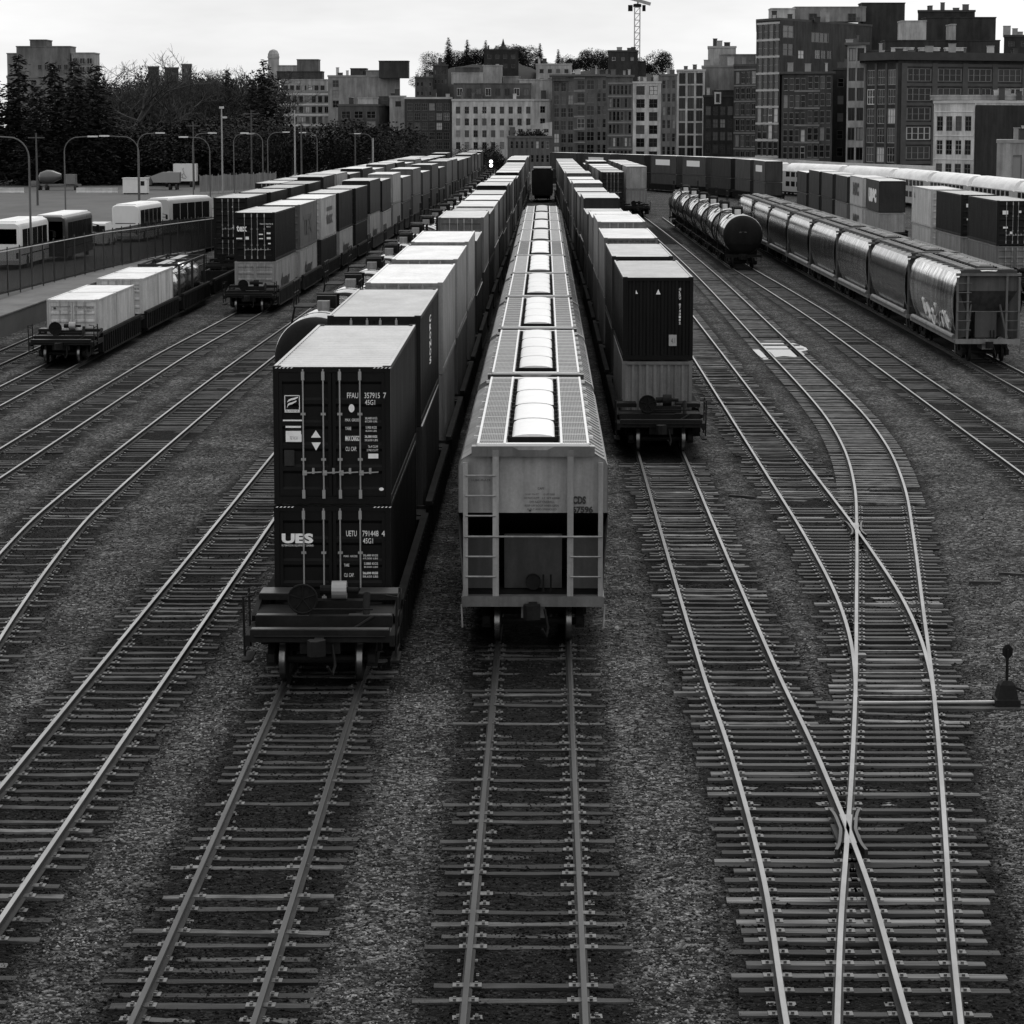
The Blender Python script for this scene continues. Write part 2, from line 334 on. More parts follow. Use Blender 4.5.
class Proto:
    """a thing with its parts; the first use() hands out the thing itself, later ones a copy of it and of each of its parts"""
    def __init__(s, root): s.root = root; s.used = False; index_kids(root)
    def use(s, label, group=None, loc=(0,0,0), rz=0, colors=None, cat=None):
        if s.used: r = s._copy(s.root, None)
        else: r = s.root; s.used = True
        s._paint(r, colors or {})
        r.location = loc; r.rotation_euler = (0, 0, rz); r["label"] = label
        if group: r["group"] = group
        if cat: r["category"] = cat
        return r
    def _copy(s, o, parent):
        c = o.copy(); COL.objects.link(c)
        if parent is not None: c.parent = parent
        src = KIDS.get(o.name, ()); KIDS[c.name] = [s._copy(ch, c) for ch in src]
        return c
    def _paint(s, o, colors):
        st = o.name.split(".")[0]
        if st in colors: g = colors[st]; o.color = (g, g, g, 1)
        for ch in KIDS.get(o.name, ()): s._paint(ch, colors)
# ------------------------------------------------------------------ ground: one sheet to the horizon
FILL = {'hop': -.168, 'lc': -.178, 'l2': -.185, 'l3': -.168, 'l4': -.163, 'l5': -.17, 'l6': -.17, 'rc': -.20, 'r2': -.19, 'r3': -.20, 'r4': -.162, 'r5': -.165, 'r6': -.165, 'r7': -.17}
def sstep(a, b, x): t = min(1, max(0, (x-a)/(b-a))); return t*t*(3-2*t)
def bank(x, y):
    """the rise under the trees behind the bus lot"""
    return 7.0*sstep(505, 580, y)*sstep(-30, -62, x)
def ground_z(x, y):
    best = 99; key = "hop"
    for k, f in X.items():
        d = abs(x - f(y))
        if d < best: best, key = d, k
    lvl = FILL[key]; n1 = noise.noise((x*.9, y*.9, 3)); n2 = noise.noise((x*.25, y*.25, 8))
    z = -.165 + .03*n2 + .025*n1
    if best < 1.9:
        tt = sstep(1.9, 1.25, best); z = z*(1-tt) + (lvl + .022*n1 + .02*n2)*tt
    return z, best
def axis(lo, hi, fine, flo, fhi, growth=1.18, cap=60):
    a = [flo + i*fine for i in range(int((fhi-flo)/fine)+1)]
    s = fine; v = flo
    while v > lo: s = min(s*growth, cap*4); v -= s; a.insert(0, v)
    s = fine; v = a[-1]
    while v < hi: s = min(s*growth, cap*4); v += s; a.append(v)
    return a
def make_ground():
    xs = axis(-900, 900, .25, -27, 22); ys = axis(-60, 3500, .3, 29, 120, 1.06)
    vs = []; oil = []
    for y in ys:
        near = y < 300
        for x in xs:
            if near and -40 < x < 40:
                z, d = ground_z(x, y)
                if y > 130: z = z*.3 - .175*.7
                o = sstep(1.75, 1.15, d + .25*noise.noise((x*1.3, y*1.3, 5))) if d < 2.3 else 0.0
            else: z, o = -.18, 0.0
            z += bank(x, y)
            if y > 700: z -= (y-700)*.002
            vs.append((x, y, z)); oil.append(o)
    nx = len(xs); fs = [(j*nx+i, j*nx+i+1, (j+1)*nx+i+1, (j+1)*nx+i) for j in range(len(ys)-1) for i in range(nx-1)]
    me = bpy.data.meshes.new("ground"); me.from_pydata(vs, [], fs); me.materials.append(M['ballast'])
    me.polygons.foreach_set("use_smooth", [True]*len(fs))
    a = me.attributes.new("oil", 'FLOAT', 'POINT'); a.data.foreach_set("value", oil); me.update()
    return tag(link("ground", me), kind="structure")
make_ground()
# ------------------------------------------------------------------ railway tracks
G2 = .76
RAILP = [(-.072,-.16),(.072,-.16),(.072,-.145),(.012,-.125),(.012,-.045),(.037,-.034),(.037,-.002),(.030,0),(-.030,0),(-.037,-.002),(-.037,-.034),(-.012,-.045),(-.012,-.125),(-.072,-.145)]
def ysteps(y0, y1):
    a = []; y = y0
    while y < y1: a.append(y); y += .5 if y < 60 else 1.0 if y < 130 else 3.0
    return a + [y1]
def rail_mesh(key, off, y0, y1, dz=0.0, fn=None):
    f = fn or X[key]; mb = MB(); n = len(RAILP); base = 0; ys = ysteps(y0, y1)
    for y in ys:
        dx = (f(y+.05)-f(y-.05))/.1; q = math.hypot(dx, 1); nx, ny = 1/q, -dx/q
        for a, z in RAILP: mb.v.append((f(y)+nx*(off+a), y+ny*(off+a), z+dz))
    for i in range(len(ys)-1):
        for k in range(n):
            k2 = (k+1) % n; A = i*n; mb.f.append((A+k, A+k2, A+n+k2, A+n+k)); mb.m.append(1 if k in (6,7,8) else 0)
    mb.f.append(tuple(range(n))); mb.m.append(0)
    return mb
SLEEPERS = []
for v in range(9):
    rr = random.Random(v); mb = MB(); L = 1.28 + rr.uniform(-.16, .16); L2 = 1.28 + rr.uniform(-.16, .16); wd = .105 + rr.uniform(-.008, .012)
    xs = [-L + (L+L2)*i/6 for i in range(7)]
    secs = [[(x, -wd+rr.uniform(-.008,.008), -.17), (x, wd+rr.uniform(-.008,.008), -.17), (x, wd-.01+rr.uniform(-.01,.006), rr.uniform(-.012,.004)), (x, -wd+.01+rr.uniform(-.006,.01), rr.uniform(-.012,.004))] for x in xs]
    mb.loft(secs)
    for s in (-1, 1):
        cx = s*G2; mb.box(cx-.19, cx+.19, -.085, .085, -.004, .012, 1)
        for q in (-.12, .12): mb.box(cx+q-.02, cx+q+.02, -.05, -.015, .012, .04, 1); mb.box(cx-q-.02, cx-q+.02, .02, .055, .012, .04, 1)
    SLEEPERS.append(mb.mesh("sleeper", [M['wood'], M['plate']]))
mb = MB(); mb.loft([[(x,-.11,-.17),(x,.11,-.17),(x,.1+.01*math.sin(i*2.3),-.005*(i%2)),(x,-.1+.01*math.cos(i*1.7),-.004*((i+1)%2))] for i, x in enumerate([-.5,-.3,-.1,.12,.33,.5])])
LONGTIE = mb.mesh("sleeper", [M['wood'], M['plate']])
rs = random.Random(11)
def track(key, label, y0, y1, s_to, tone=.1, skip=None, longs=None, z=-.152, dz=0.0, gap=.545, extra=None):
    """rails on sleepers; the nearest hundred sleepers are parts, the far rest one mesh"""
    t = thing("railway_track", label, "railway track", "tracks of the rail yard", (0, 0, 0))
    for s in (-1, 1): rail_mesh(key, s*G2, y0, y1, dz).build("rail", [M['rail'], M['raildull' if key in ('hop','lc','l6','r6','r7') else 'railtop']], t)
    y = y0 + .2; k = 0; rest = MB(); plates = MB()
    while y < s_to:
        yy = y; y += gap + rs.uniform(-.085, .085)
        f = X[key]; dx = f(yy+.1)-f(yy-.1); rz = -math.atan2(dx, .2) + rs.gauss(0, .02)
        g = tone*.5*rs.choice([.3,.45,.6,.8,1,1,1.3,1.7,2.8]); zz = z + rs.gauss(0, .011) - (.035 if rs.random() < .18 else 0)
        if skip and skip(yy): continue
        sp = longs(yy) if longs else None
        if k < 100:
            if sp:
                o = link("sleeper", LONGTIE, t, g); o.location = ((sp[0]+sp[1])/2 + rs.uniform(-.08,.08), yy, zz); o.scale = (sp[1]-sp[0]+rs.uniform(-.3,.3), rs.uniform(.9,1.12), 1); o.rotation_euler = (0,0,rs.gauss(0,.006))
                for f2 in (sp[2] if len(sp) > 2 else [f]):
                    for s in (-1, 1):
                        cx = f2(yy)+s*G2; plates.box(cx-.19, cx+.19, yy-.085, yy+.085, zz-.003, zz+.012)
                        for q in (-.12, .12): plates.box(cx+q-.02, cx+q+.02, yy-.04, yy, zz+.012, zz+.04)
            else:
                o = link("sleeper", SLEEPERS[rs.randrange(9)], t, g); o.location = (f(yy)+rs.gauss(0,.03), yy, zz); o.rotation_euler = (0, 0, rz)
            k += 1
        else:
            c = math.cos(rz); s_ = math.sin(rz); hx, hy = 1.28, .11; P = [(-hx,-hy),(hx,-hy),(hx,hy),(-hx,hy)]
            pts = [(f(yy)+a*c-b*s_, yy+a*s_+b*c) for a, b in P]
            rest.raw([(a, b, zz-.15) for a, b in pts]+[(a, b, zz) for a, b in pts], [(4,5,6,7),(0,1,5,4),(1,2,6,5),(2,3,7,6),(3,0,4,7)])
    if plates.f: plates.build("tie_plates", M['plate'], t)
    if rest.f: tag(rest.build("sleepers", M['wood'], t, color=tone*.9), kind="stuff")
    return t
track('hop', "straight track running from the grey hopper car towards the viewer", 29, 330, 60, .055)
track('lc', "track running out from under the black containers lettered FFAU and UES", 29, 520, 60, .065)
track('l2', "empty track immediately left of the black FFAU container car, tank cars farther up it", 30, 440, 110, .085)
track('l3', "curving track just left of the one with tank cars, all of it empty", 40, 450, 200, .075, gap=.56)
track('l4', "track under the stack train whose front container reads tex", 70, 540, 165, .075, gap=.56)
track('l5', "track under the well car with the two white containers", 90, 540, 128, .07)
track('l6', "leftmost track, beside the concrete platform wall", 95, 540, 150, .07)
XR3, XRC, XR2 = X['r3'], X['rc'], X['r2']
track('rc', "track under the dark double-stack train right of the hopper train", 28, 470, 92, .14, skip=lambda y: y < 51.5)
track('r2', "straight track right of the dark double-stack train, merging at the switch", 53.35, 420, 300, .14, skip=lambda y: y < 83, dz=-.003)
def longs(y):
    if y < 51.5: return (XRC(y)-1.3, XR3(y)+1.32, [XR3, XRC])
    if 53.8 < y < 83: return (min(XR2(y), XR3(y))-1.3, XR3(y)+1.35, [XR3, XR2] if y > 58 else [XR3])
    return None
t3 = track('r3', "curved turnout track with two bright crossing frogs", 28, 420, 260, .15, longs=longs)
track('r4', "track leading to the black tank cars", 60, 330, 215, .07)
track('r5', "track under the line of shiny hopper cars on the right", 80, 330, 135, .06)
track('r6', "track under the containers between the shiny hoppers and the white coaches", 120, 500, 130, .06)
track('r7', "track under the white commuter coaches", 260, 480, 262, .06)
def frog(cx, cy, fa, fb, oa, ob):
    """a cast crossing with flared wing rails where rail fa+oa meets rail fb+ob"""
    mb = MB(); mb.box(cx-.17, cx+.17, cy-.6, cy+.6, -.15, -.09, 2)
    ra = lambda y: fa(y)+oa; rb = lambda y: fb(y)+ob
    mb.loft([[(min(ra(y),rb(y))-.05, y, -.1), (max(ra(y),rb(y))+.05, y, -.1), (max(ra(y),rb(y))+.05, y, -.006), (min(ra(y),rb(y))-.05, y, -.006)] for y in [cy-.9+.2*i for i in range(10)]], 1)
    for s in (-1, 1):
        pts = []
        for i in range(11):
            y = cy-1.3+.26*i; e = max(0, abs(y-cy)-.7); xx = (min(ra(y),rb(y)) if s < 0 else max(ra(y),rb(y))) + s*(.115+.12*e*e)
            pts.append((xx, y))
        for a, b in zip(pts, pts[1:]): mb.bar((a[0],a[1],-.06),(b[0],b[1],-.06), .05, .11, 0)
    return mb
for cx, cy, fa, fb, oa, ob in ((4.76, 43.2, XRC, XR3, G2, -G2), (8.57, 76.4, XR2, XR3, G2, -G2)):
    frog(cx, cy, fa, fb, oa, ob).build("crossing_frog", [M['raildull'], M['railtop'], M['rail']], t3)
g = MB()   # the tie bars of the switch points
for y in (53.9, 56.2, 58.6): g.box(XR3(y)-.7, XR3(y)+.72, y-.035, y+.035, -.11, -.07, 0)
for y in (55.2, 58.0):
    for s in (-1, 1): g.box(XR3(y)+s*.66-.1, XR3(y)+s*.66+.1, y-.12, y+.12, -.1, -.03, 0)
g.build("point_rods", [M['plate'], M['railtop']], t3)
# switch stand with its head timbers and throw rod
ss = thing("switch_stand", "black lever switch stand beside the turnout with a throw rod to the points", "switch stand", None, (0,0,0))
b = MB(); yb = 53.3; xb = 8.95
b.loft([[(xb-.2*q, yb-.2*q, z), (xb+.2*q, yb-.2*q, z), (xb+.2*q, yb+.2*q, z), (xb-.2*q, yb+.2*q, z)] for z, q in ((-.12,1.2),(0,1.2),(.02,1),(.28,.75),(.36,.4))])
b.build("base", M['iron'], ss)
b = MB(); b.tube([(xb, yb, .3), (xb, yb, 1.0)], .03, 8); b.tube([(xb+.1, yb-.1, .25), (xb+.45, yb-.15, .12), (xb+.62, yb-.16, .02)], .025, 6); b.build("lever", M['iron'], ss)
b = MB(); b.loft([[(xb-w_, yb-.012, z), (xb+w_, yb-.012, z), (xb+w_, yb+.012, z), (xb-w_, yb+.012, z)] for z, w_ in ((.78,.03),(.86,.1),(.98,.1),(1.06,.03))]); b.box(xb-.012, xb+.012, yb-.1, yb+.1, .82, .98); b.build("target", M['iron'], ss)
b = MB(); b.tube([(XR3(yb)-.7, yb-.06, -.09), (xb, yb-.06, -.06)], .035, 8); b.build("throw_rod", M['bars'], ss)
for q in (-.26, .2): b = MB(); b.box(XR3(yb)-1.5, xb+.5, yb+q-.11, yb+q+.11, -.3, -.125); b.build("head_timber", M['wood'], ss, color=.06)
wm = bpy.data.materials.new("still_water"); t_, n_, l_ = nt(wm); b_ = n_["Principled BSDF"]; b_.inputs["Base Color"].default_value = grey(.02); b_.inputs["Roughness"].default_value = .04; b_.inputs["IOR"].default_value = 1.33
pz = -.15; q = MB()
for pts in ([(756,341.5),(765,340.8),(779,340.2),(788,341.5),(797,344),(806,347.5),(808,350),(801,351.5),(805,354.5),(795,357),(784,356),(775,357),(770,352),(762,348)], [(752,349),(758,348.5),(762,352),(767,356),(770,359),(764,359.5),(758,355)]):
    q.face([at(a, b, pz) for a, b in pts][::-1])
tag(q.build("puddle_water", wm), kind="structure")
for i, (px, py) in enumerate(((838, 292*2), (985, 583), (1003, 596), (1016, 575), (1000, 622), (960, 745), (742, 497), (800, 470))):
    if i not in (1, 3, 6): continue
    p = at(px, py, -.15); q = MB(); hx = rs.uniform(.25, .5)
    q.loft([[(x, -.09+rs.uniform(-.03,.03), -.05), (x, .09+rs.uniform(-.03,.03), -.05), (x, .07+rs.uniform(-.03,.03), .05), (x, -.07, .05)] for x in (-hx, -hx*.4, hx*.3, hx)])
    o = q.build("broken_timber", M['wood'], color=.03); o.location = p; o.rotation_euler = (0, 0, rs.uniform(-.6, .6)); tag(o, "short dark piece of broken sleeper lying on the ballast", "timber", "broken timbers on the ballast")
# loose ballast stones where the viewer can tell them apart
import numpy as np
def stones():
    rg = np.random.default_rng(3); me = bpy.data.objects["ground"].data; nv = len(me.vertices); co_ = np.empty(nv*3); me.vertices.foreach_get("co", co_); co_ = co_.reshape(-1, 3)
    ys = np.unique(co_[:, 1].round(4)); nx = nv//len(ys); xs = co_[:nx, 0]; Z = co_[:, 2].reshape(len(ys), nx)
    P = []
    for y0, y1, dens in ((31, 38, 190), (38, 45, 150), (45, 52, 110), (52, 60, 75), (60, 70, 45), (70, 82, 24), (82, 96, 12)):
        hw0, hw1 = y1*.19, y1*.185; n_ = int((y1-y0)*(hw0+hw1)*dens)
        P.append(np.stack([rg.uniform(-hw0-.3, hw1, n_), rg.uniform(y0, y1, n_)], 1))
    P = np.concatenate(P); x, y = P[:, 0], P[:, 1]
    i = np.clip(np.searchsorted(xs, x)-1, 0, nx-2); j = np.clip(np.searchsorted(ys, y)-1, 0, len(ys)-2)
    fx = (x-xs[i])/(xs[i+1]-xs[i]); fy = (y-ys[j])/(ys[j+1]-ys[j])
    z = (Z[j,i]*(1-fx)+Z[j,i+1]*fx)*(1-fy)+(Z[j+1,i]*(1-fx)+Z[j+1,i+1]*fx)*fy
    keep = np.ones(len(x), bool); near = np.full(len(x), 9.0)
    for k in ('hop','lc','l2','l3','rc','r2','r3'):
        d = np.abs(x-np.array([X[k](v) for v in y])) if len(y) < 9000 else np.abs(x-np.interp(y, np.linspace(30,98,300), [X[k](v) for v in np.linspace(30,98,300)]))
        keep &= ~((np.abs(d-.76) < .07)) & ~((d < 1.25) & (rg.random(len(x)) < .35)); near = np.minimum(near, d)
    x, y, z = x[keep], y[keep], z[keep]; m = len(x); oil = np.clip((1.7-near[keep])/.5, 0, 1)
    r = .014 + .022*rg.random(m)**1.6; V = np.empty((m, 6, 3)); base = np.array([[1,0,0],[-1,0,0],[0,1,0],[0,-1,0],[0,0,1],[0,0,-1]], float)
    a = rg.uniform(0, 2*np.pi, m); tl = rg.normal(0, .5, (m, 2)); jit = rg.uniform(.6, 1.25, (m, 6, 1))
    B = base[None]*jit; B[:, :, 2] *= .75
    c, s = np.cos(a)[:, None], np.sin(a)[:, None]; bx, by, bz = B[:, :, 0].copy(), B[:, :, 1].copy(), B[:, :, 2].copy()
    bz = bz + bx*tl[:, :1]*.5 + by*tl[:, 1:]*.5
    V[:, :, 0] = x[:, None]+r[:, None]*(bx*c-by*s); V[:, :, 1] = y[:, None]+r[:, None]*(bx*s+by*c); V[:, :, 2] = z[:, None]+.008+r[:, None]*bz
    T = np.array([[0,2,4],[2,1,4],[1,3,4],[3,0,4],[2,0,5],[1,2,5],[3,1,5],[0,3,5]]); Fc = (np.arange(m)[:, None, None]*6+T[None]).reshape(-1)
    me = bpy.data.meshes.new("ballast_stones"); me.vertices.add(m*6); me.vertices.foreach_set("co", V.reshape(-1)); me.loops.add(len(Fc)); me.loops.foreach_set("vertex_index", Fc.astype(np.int32))
    me.polygons.add(len(Fc)//3); me.polygons.foreach_set("loop_start", np.arange(0, len(Fc), 3, dtype=np.int32)); me.update(calc_edges=True); at_ = me.attributes.new("oil", 'FLOAT', 'POINT'); at_.data.foreach_set("value", np.repeat(oil, 6).astype(np.float32))
    mt = bpy.data.materials.new("loose_stone"); t, n, l = nt(mt); b = n["Principled BSDF"]; b.inputs["Roughness"].default_value = .9; b.inputs["Specular IOR Level"].default_value = .12
    g = N(n, "ShaderNodeNewGeometry"); pw = N(n, "ShaderNodeMath", operation='POWER'); pw.inputs[1].default_value = 2.2; l.new(g.outputs["Random Per Island"], pw.inputs[0])
    mr = N(n, "ShaderNodeMapRange"); mr.inputs["To Min"].default_value = .02; mr.inputs["To Max"].default_value = .36; l.new(pw.outputs[0], mr.inputs["Value"])
    tc = N(n, "ShaderNodeTexCoord"); big = N(n, "ShaderNodeTexNoise", Scale=.6, Detail=4.0); l.new(tc.outputs["Object"], big.inputs["Vector"])
    c2 = N(n, "ShaderNodeMapRange"); c2.inputs["From Min"].default_value = .3; c2.inputs["From Max"].default_value = .7; c2.inputs["To Min"].default_value = .5; c2.inputs["To Max"].default_value = 1.2; l.new(big.outputs["Fac"], c2.inputs["Value"])
    mm = N(n, "ShaderNodeMath", operation='MULTIPLY'); l.new(mr.outputs[0], mm.inputs[0]); l.new(c2.outputs[0], mm.inputs[1])
    oa = N(n, "ShaderNodeAttribute"); oa.attribute_name = "oil"; om = N(n, "ShaderNodeMapRange"); om.inputs["To Min"].default_value = 1.0; om.inputs["To Max"].default_value = .13; l.new(oa.outputs["Fac"], om.inputs["Value"])
    m3 = N(n, "ShaderNodeMath", operation='MULTIPLY'); l.new(mm.outputs[0], m3.inputs[0]); l.new(om.outputs[0], m3.inputs[1]); l.new(m3.outputs[0], b.inputs["Base Color"])
    me.materials.append(mt); tag(link("ballast_stones", me), kind="stuff"); print("stones", m)
stones()
# ------------------------------------------------------------------ shipping containers
CW2 = 1.219
def corr_x(y0, y1, period=.28, d=.036):
    """trapezoid corrugation along y: list of (y, depth)"""
    n = max(1, round((y1-y0)/period)); p = (y1-y0)/n; out = []
    for i in range(n):
        a = y0+i*p; out += [(a, 0), (a+p*.26, 0), (a+p*.5, d), (a+p*.76, d)]
    return out + [(y1, 0)]
def container_parts(L, Hc, detail, door_end=True):
    """meshes of one container: {part: (mesh, [materials])}; near end at y = 0"""
    P = {}
    b = MB()
    if detail >= 1:
        for s in (-1, 1):
            pr = corr_x(.1, L-.1, .28 if detail > 1 else .56); z0, z1 = .16, Hc-.1
            vs = []; 
            for y, d in pr: vs += [(s*(CW2-.012-d), y, z0), (s*(CW2-.012-d), y, z1)]
            fs = [((2*i, 2*i+2, 2*i+3, 2*i+1) if s < 0 else (2*i, 2*i+1, 2*i+3, 2*i+2)) for i in range(len(pr)-1)]
            b.raw(vs, fs)
        b.box(-CW2+.06, CW2-.06, .08, L-.05, .05, Hc-.09)
        pr = corr_x(-CW2+.1, CW2-.1, .25, .055)
        ends = [(L-.03, 1)] + ([] if door_end else [(.03, -1)])
        for yy, sg in ends:
            vs = []
            for x, d in pr: vs += [(x, yy-sg*d, .16), (x, yy-sg*d, Hc-.1)]
            b.raw(vs, [((2*i, 2*i+1, 2*i+3, 2*i+2) if sg > 0 else (2*i, 2*i+2, 2*i+3, 2*i+1)) for i in range(len(pr)-1)])
    else:
        b.box(-CW2+.02, CW2-.02, .03, L-.03, .05, Hc-.07)
    P['body'] = (b.mesh("body", M['paint']), None)
    f = MB()
    for x in (-1, 1):
        for y0, y1 in ((0, .14), (L-.14, L)): f.box(*(sorted((x*CW2, x*(CW2-.11)))), y0, y1, .118, Hc-.118)
        f.box(*(sorted((x*CW2, x*(CW2-.06)))), .14, L-.14, Hc-.1, Hc-.015); f.box(*(sorted((x*CW2, x*(CW2-.05)))), .14, L-.14, .02, .17)
    for y0, y1 in ((.004, .1), (L-.1, L-.004)):
        f.box(-CW2+.11, CW2-.11, y0, y1, Hc-.13, Hc-.02); f.box(-CW2+.11, CW2-.11, y0, y1, .02, .17)
    if detail >= 1:
        for x in (-1, 1):
            for y0, y1 in ((-.003, .175), (L-.175, L+.003)):
                for z0, z1 in ((0, .118), (Hc-.118, Hc)): f.box(*(sorted((x*(CW2+.003), x*(CW2-.16)))), y0, y1, z0, z1)
    P['frame'] = (f.mesh("frame", M['paint']), None)
    r = MB()
    if detail >= 1:
        pr = corr_x(.16, L-.16, .5, .03); vs = []
        for y, d in pr: vs += [(-CW2+.06, y, Hc-.025-d), (CW2-.06, y, Hc-.025-d)]
        r.raw(vs, [(2*i, 2*i+1, 2*i+3, 2*i+2) for i in range(len(pr)-1)])
        for s in (-1, 1): r.box(*(sorted((s*(CW2-.004), s*(CW2-.062)))), .16, L-.16, Hc-.02, Hc-.004)
    else: r.box(-CW2+.01, CW2-.01, .02, L-.02, Hc-.07, Hc-.01)
    P['roof'] = (r.mesh("roof", M['roof']), None)
    if door_end and detail >= 1:
        for s in (-1, 1):
            d = MB(); x0, x1 = sorted((s*.012, s*(CW2-.115))); zs = [.18]
            hz = Hc-.32; prof = [(.18, .02), (.3, .02)]
            for k in range(5):
                a = .3 + (hz-.24)*k/5; e = (hz-.24)/5
                prof += [(a+.02, .02), (a+.07, .058), (a+e-.12, .058), (a+e-.06, .02)]
            prof += [(Hc-.14, .02)]
            xi0, xi1 = x0+.07, x1-.07
            vs = []
            for z, y in prof: vs += [(xi0, y, z), (xi1, y, z)]
            d.raw(vs, [(2*i, 2*i+1, 2*i+3, 2*i+2) for i in range(len(prof)-1)])
            d.box(x0, xi0, .012, .07, .18, Hc-.14); d.box(xi1, x1, .012, .07, .18, Hc-.14)
            g = MB()
            for xb in ((.165, .585) if s > 0 else (-.6, -.18)):
                g.tube([(xb, -.012, .13), (xb, -.012, Hc-.06)], .017 if detail > 1 else .02, 8)
                for z in (.22, Hc-.2): g.box(xb-.032, xb+.032, -.03, .012, z-.09, z+.09)
                for z in (.95, 1.9): g.box(xb-.05, xb+.05, -.02, .012, z-.025, z+.025)
                g.box(xb-.02, xb+.07, -.045, -.01, .62, .72); g.bar((xb, -.04, .67), (xb+.38, -.04, .69), .03, .025); g.box(xb+.18, xb+.23, -.05, .0, .65, .77)
            P['door%d' % s] = (d.mesh("door", M['paint']), g.mesh("locking_bars", M['bars']))
    return P
_cp = {}
def container_proto(L, Hc, detail, door_end=True):
    k = (L, Hc, detail, door_end)
    if k not in _cp:
        P = container_parts(L, Hc, detail, door_end)
        t = thing("shipping_container", "container", "shipping container")
        for p, (me, sub) in P.items():
            o = link(p.rstrip("-1"), me, t)
            if sub: link("locking_bars", sub, o)
        _cp[k] = Proto(t)
    return _cp[k]
def container(label, loc, rz, tone, roof=.55, L=12.192, Hc=2.896, detail=0, door_end=True, group=None, frame=None):
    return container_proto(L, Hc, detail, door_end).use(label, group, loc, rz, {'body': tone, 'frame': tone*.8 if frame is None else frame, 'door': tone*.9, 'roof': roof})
def lettering(parent, items, mat, name="lettering", bold=0.0):
    """items: (text, x0, x1, z0, z1) on the near end (y<0) of the parent"""
    mb = MB()
    for it in items:
        t, x0, x1, z0, z1 = it[:5]; y = it[5] if len(it) > 5 else -.004
        if t == '#': mb.face([(x0,y,z0),(x1,y,z0),(x1,y,z1),(x0,y,z1)])
        else: put_text(mb, t, lambda u, v: (u, y, v), x0, x1, z0, z1, it[6] if len(it) > 6 else bold)
    return mb.build(name, mat, parent)
def side_lettering(parent, s, items, mat, bold=0.0, name="lettering"):
    """items: (text, y0, y1, z0, z1) on the side x = s*CW2 of the parent, read from outside"""
    mb = MB(); xx = s*(CW2+.006)
    for t, y0, y1, z0, z1 in items:
        fn = (lambda u, v: (xx, u, v)) if s > 0 else (lambda u, v: (xx, y0+y1-u, v))
        if t == '#': mb.face([fn(y0,z0), fn(y1,z0), fn(y1,z1), fn(y0,z1)])
        else: put_text(mb, t, fn, y0, y1, z0, z1, bold)
    return mb.build(name, mat, parent)
# ------------------------------------------------------------------ bogies and well cars
def bogie(parent, y, full, mat='iron'):
    b = MB()
    for s in (-1, 1):
        x = s*1.0
        b.loft([[(x-.07, y+a, z0), (x+.07, y+a, z0), (x+.07, y+a, z1), (x-.07, y+a, z1)] for a, z0, z1 in ((-1.15,.4,.56),(-.85,.34,.62),(-.45,.22,.74),(.45,.22,.74),(.85,.34,.62),(1.15,.4,.56))])
        for q in (-.15, 0, .15): b.tube([(x, y+q, .26), (x, y+q, .52)], .06, 8)
        for a in (-.89, .89): b.box(x-.1, x+.1, y+a-.14, y+a+.14, .3, .55)
    b.box(-1.15, 1.15, y-.2, y+.2, .45, .75)
    for a in (-.89, .89): b.tube([(-.9, y+a, .42), (.9, y+a, .42)], .08, 8)
    wh = MB() if not full else None
    prof = [(.08, -.07), (.36, -.05), (.42, -.065), (.42, .045), (.455, .05), (.455, .07), (.3, .06), (.08, .08)]
    def wheel(mb, x, yy, s):
        mb.loft([[(x - s*o, yy+r*math.sin(2*PI*k/20), .42+r*math.cos(2*PI*k/20)) for k in range(20)] for r, o in prof])
        n0 = len(mb.f)-20*(len(prof)-1)-2
        for k in range(20*2, 20*3): mb.m[n0+k] = 1
    bo = None
    if full:
        bo = b.build("bogie", M[mat], parent)
        for s in (-1, 1):
            for a in (-.89, .89): q = MB(); wheel(q, s*G2, y+a, s); q.build("wheel", [M['iron'], M['tread']], bo, smooth=40)
    else:
        wh = b
        for s in (-1, 1):
            for a in (-.89, .89): wh.lathe_y  # keep the wheels in the bogie mesh
        for s in (-1, 1):
            for a in (-.89, .89): wh.tube([(s*G2-.06, y+a, .42), (s*G2+.06, y+a, .42)], .42, 16)
        wh.build("bogie", M[mat], parent)
def coupler(parent, y0, out, z=.85):
    b = MB(); d = -1 if out < 0 else 1
    b.box(-.09, .09, *sorted((y0, y0+d*.45)), z-.12, z+.12); b.loft([[(-.16, y0+d*.45, z-.15), (.14, y0+d*.45, z-.15), (.14, y0+d*.45, z+.15), (-.16, y0+d*.45, z+.15)], [(-.2, y0+d*.62, z-.16), (.16, y0+d*.62, z-.16), (.16, y0+d*.62, z+.16), (-.2, y0+d*.62, z+.16)], [(-.12, y0+d*.78, z-.15), (0, y0+d*.78, z-.15), (0, y0+d*.78, z+.15), (-.12, y0+d*.78, z+.15)]])
    b.tube([(.25, y0, z-.05), (.32, y0+d*.3, z-.4), (.28, y0+d*.5, z-.55), (.2, y0+d*.7, z-.35)], .03, 6)
    return b.build("coupler", M['iron'], parent)
UNIT = 15.25; WY0, WY1 = 1.35, 13.95
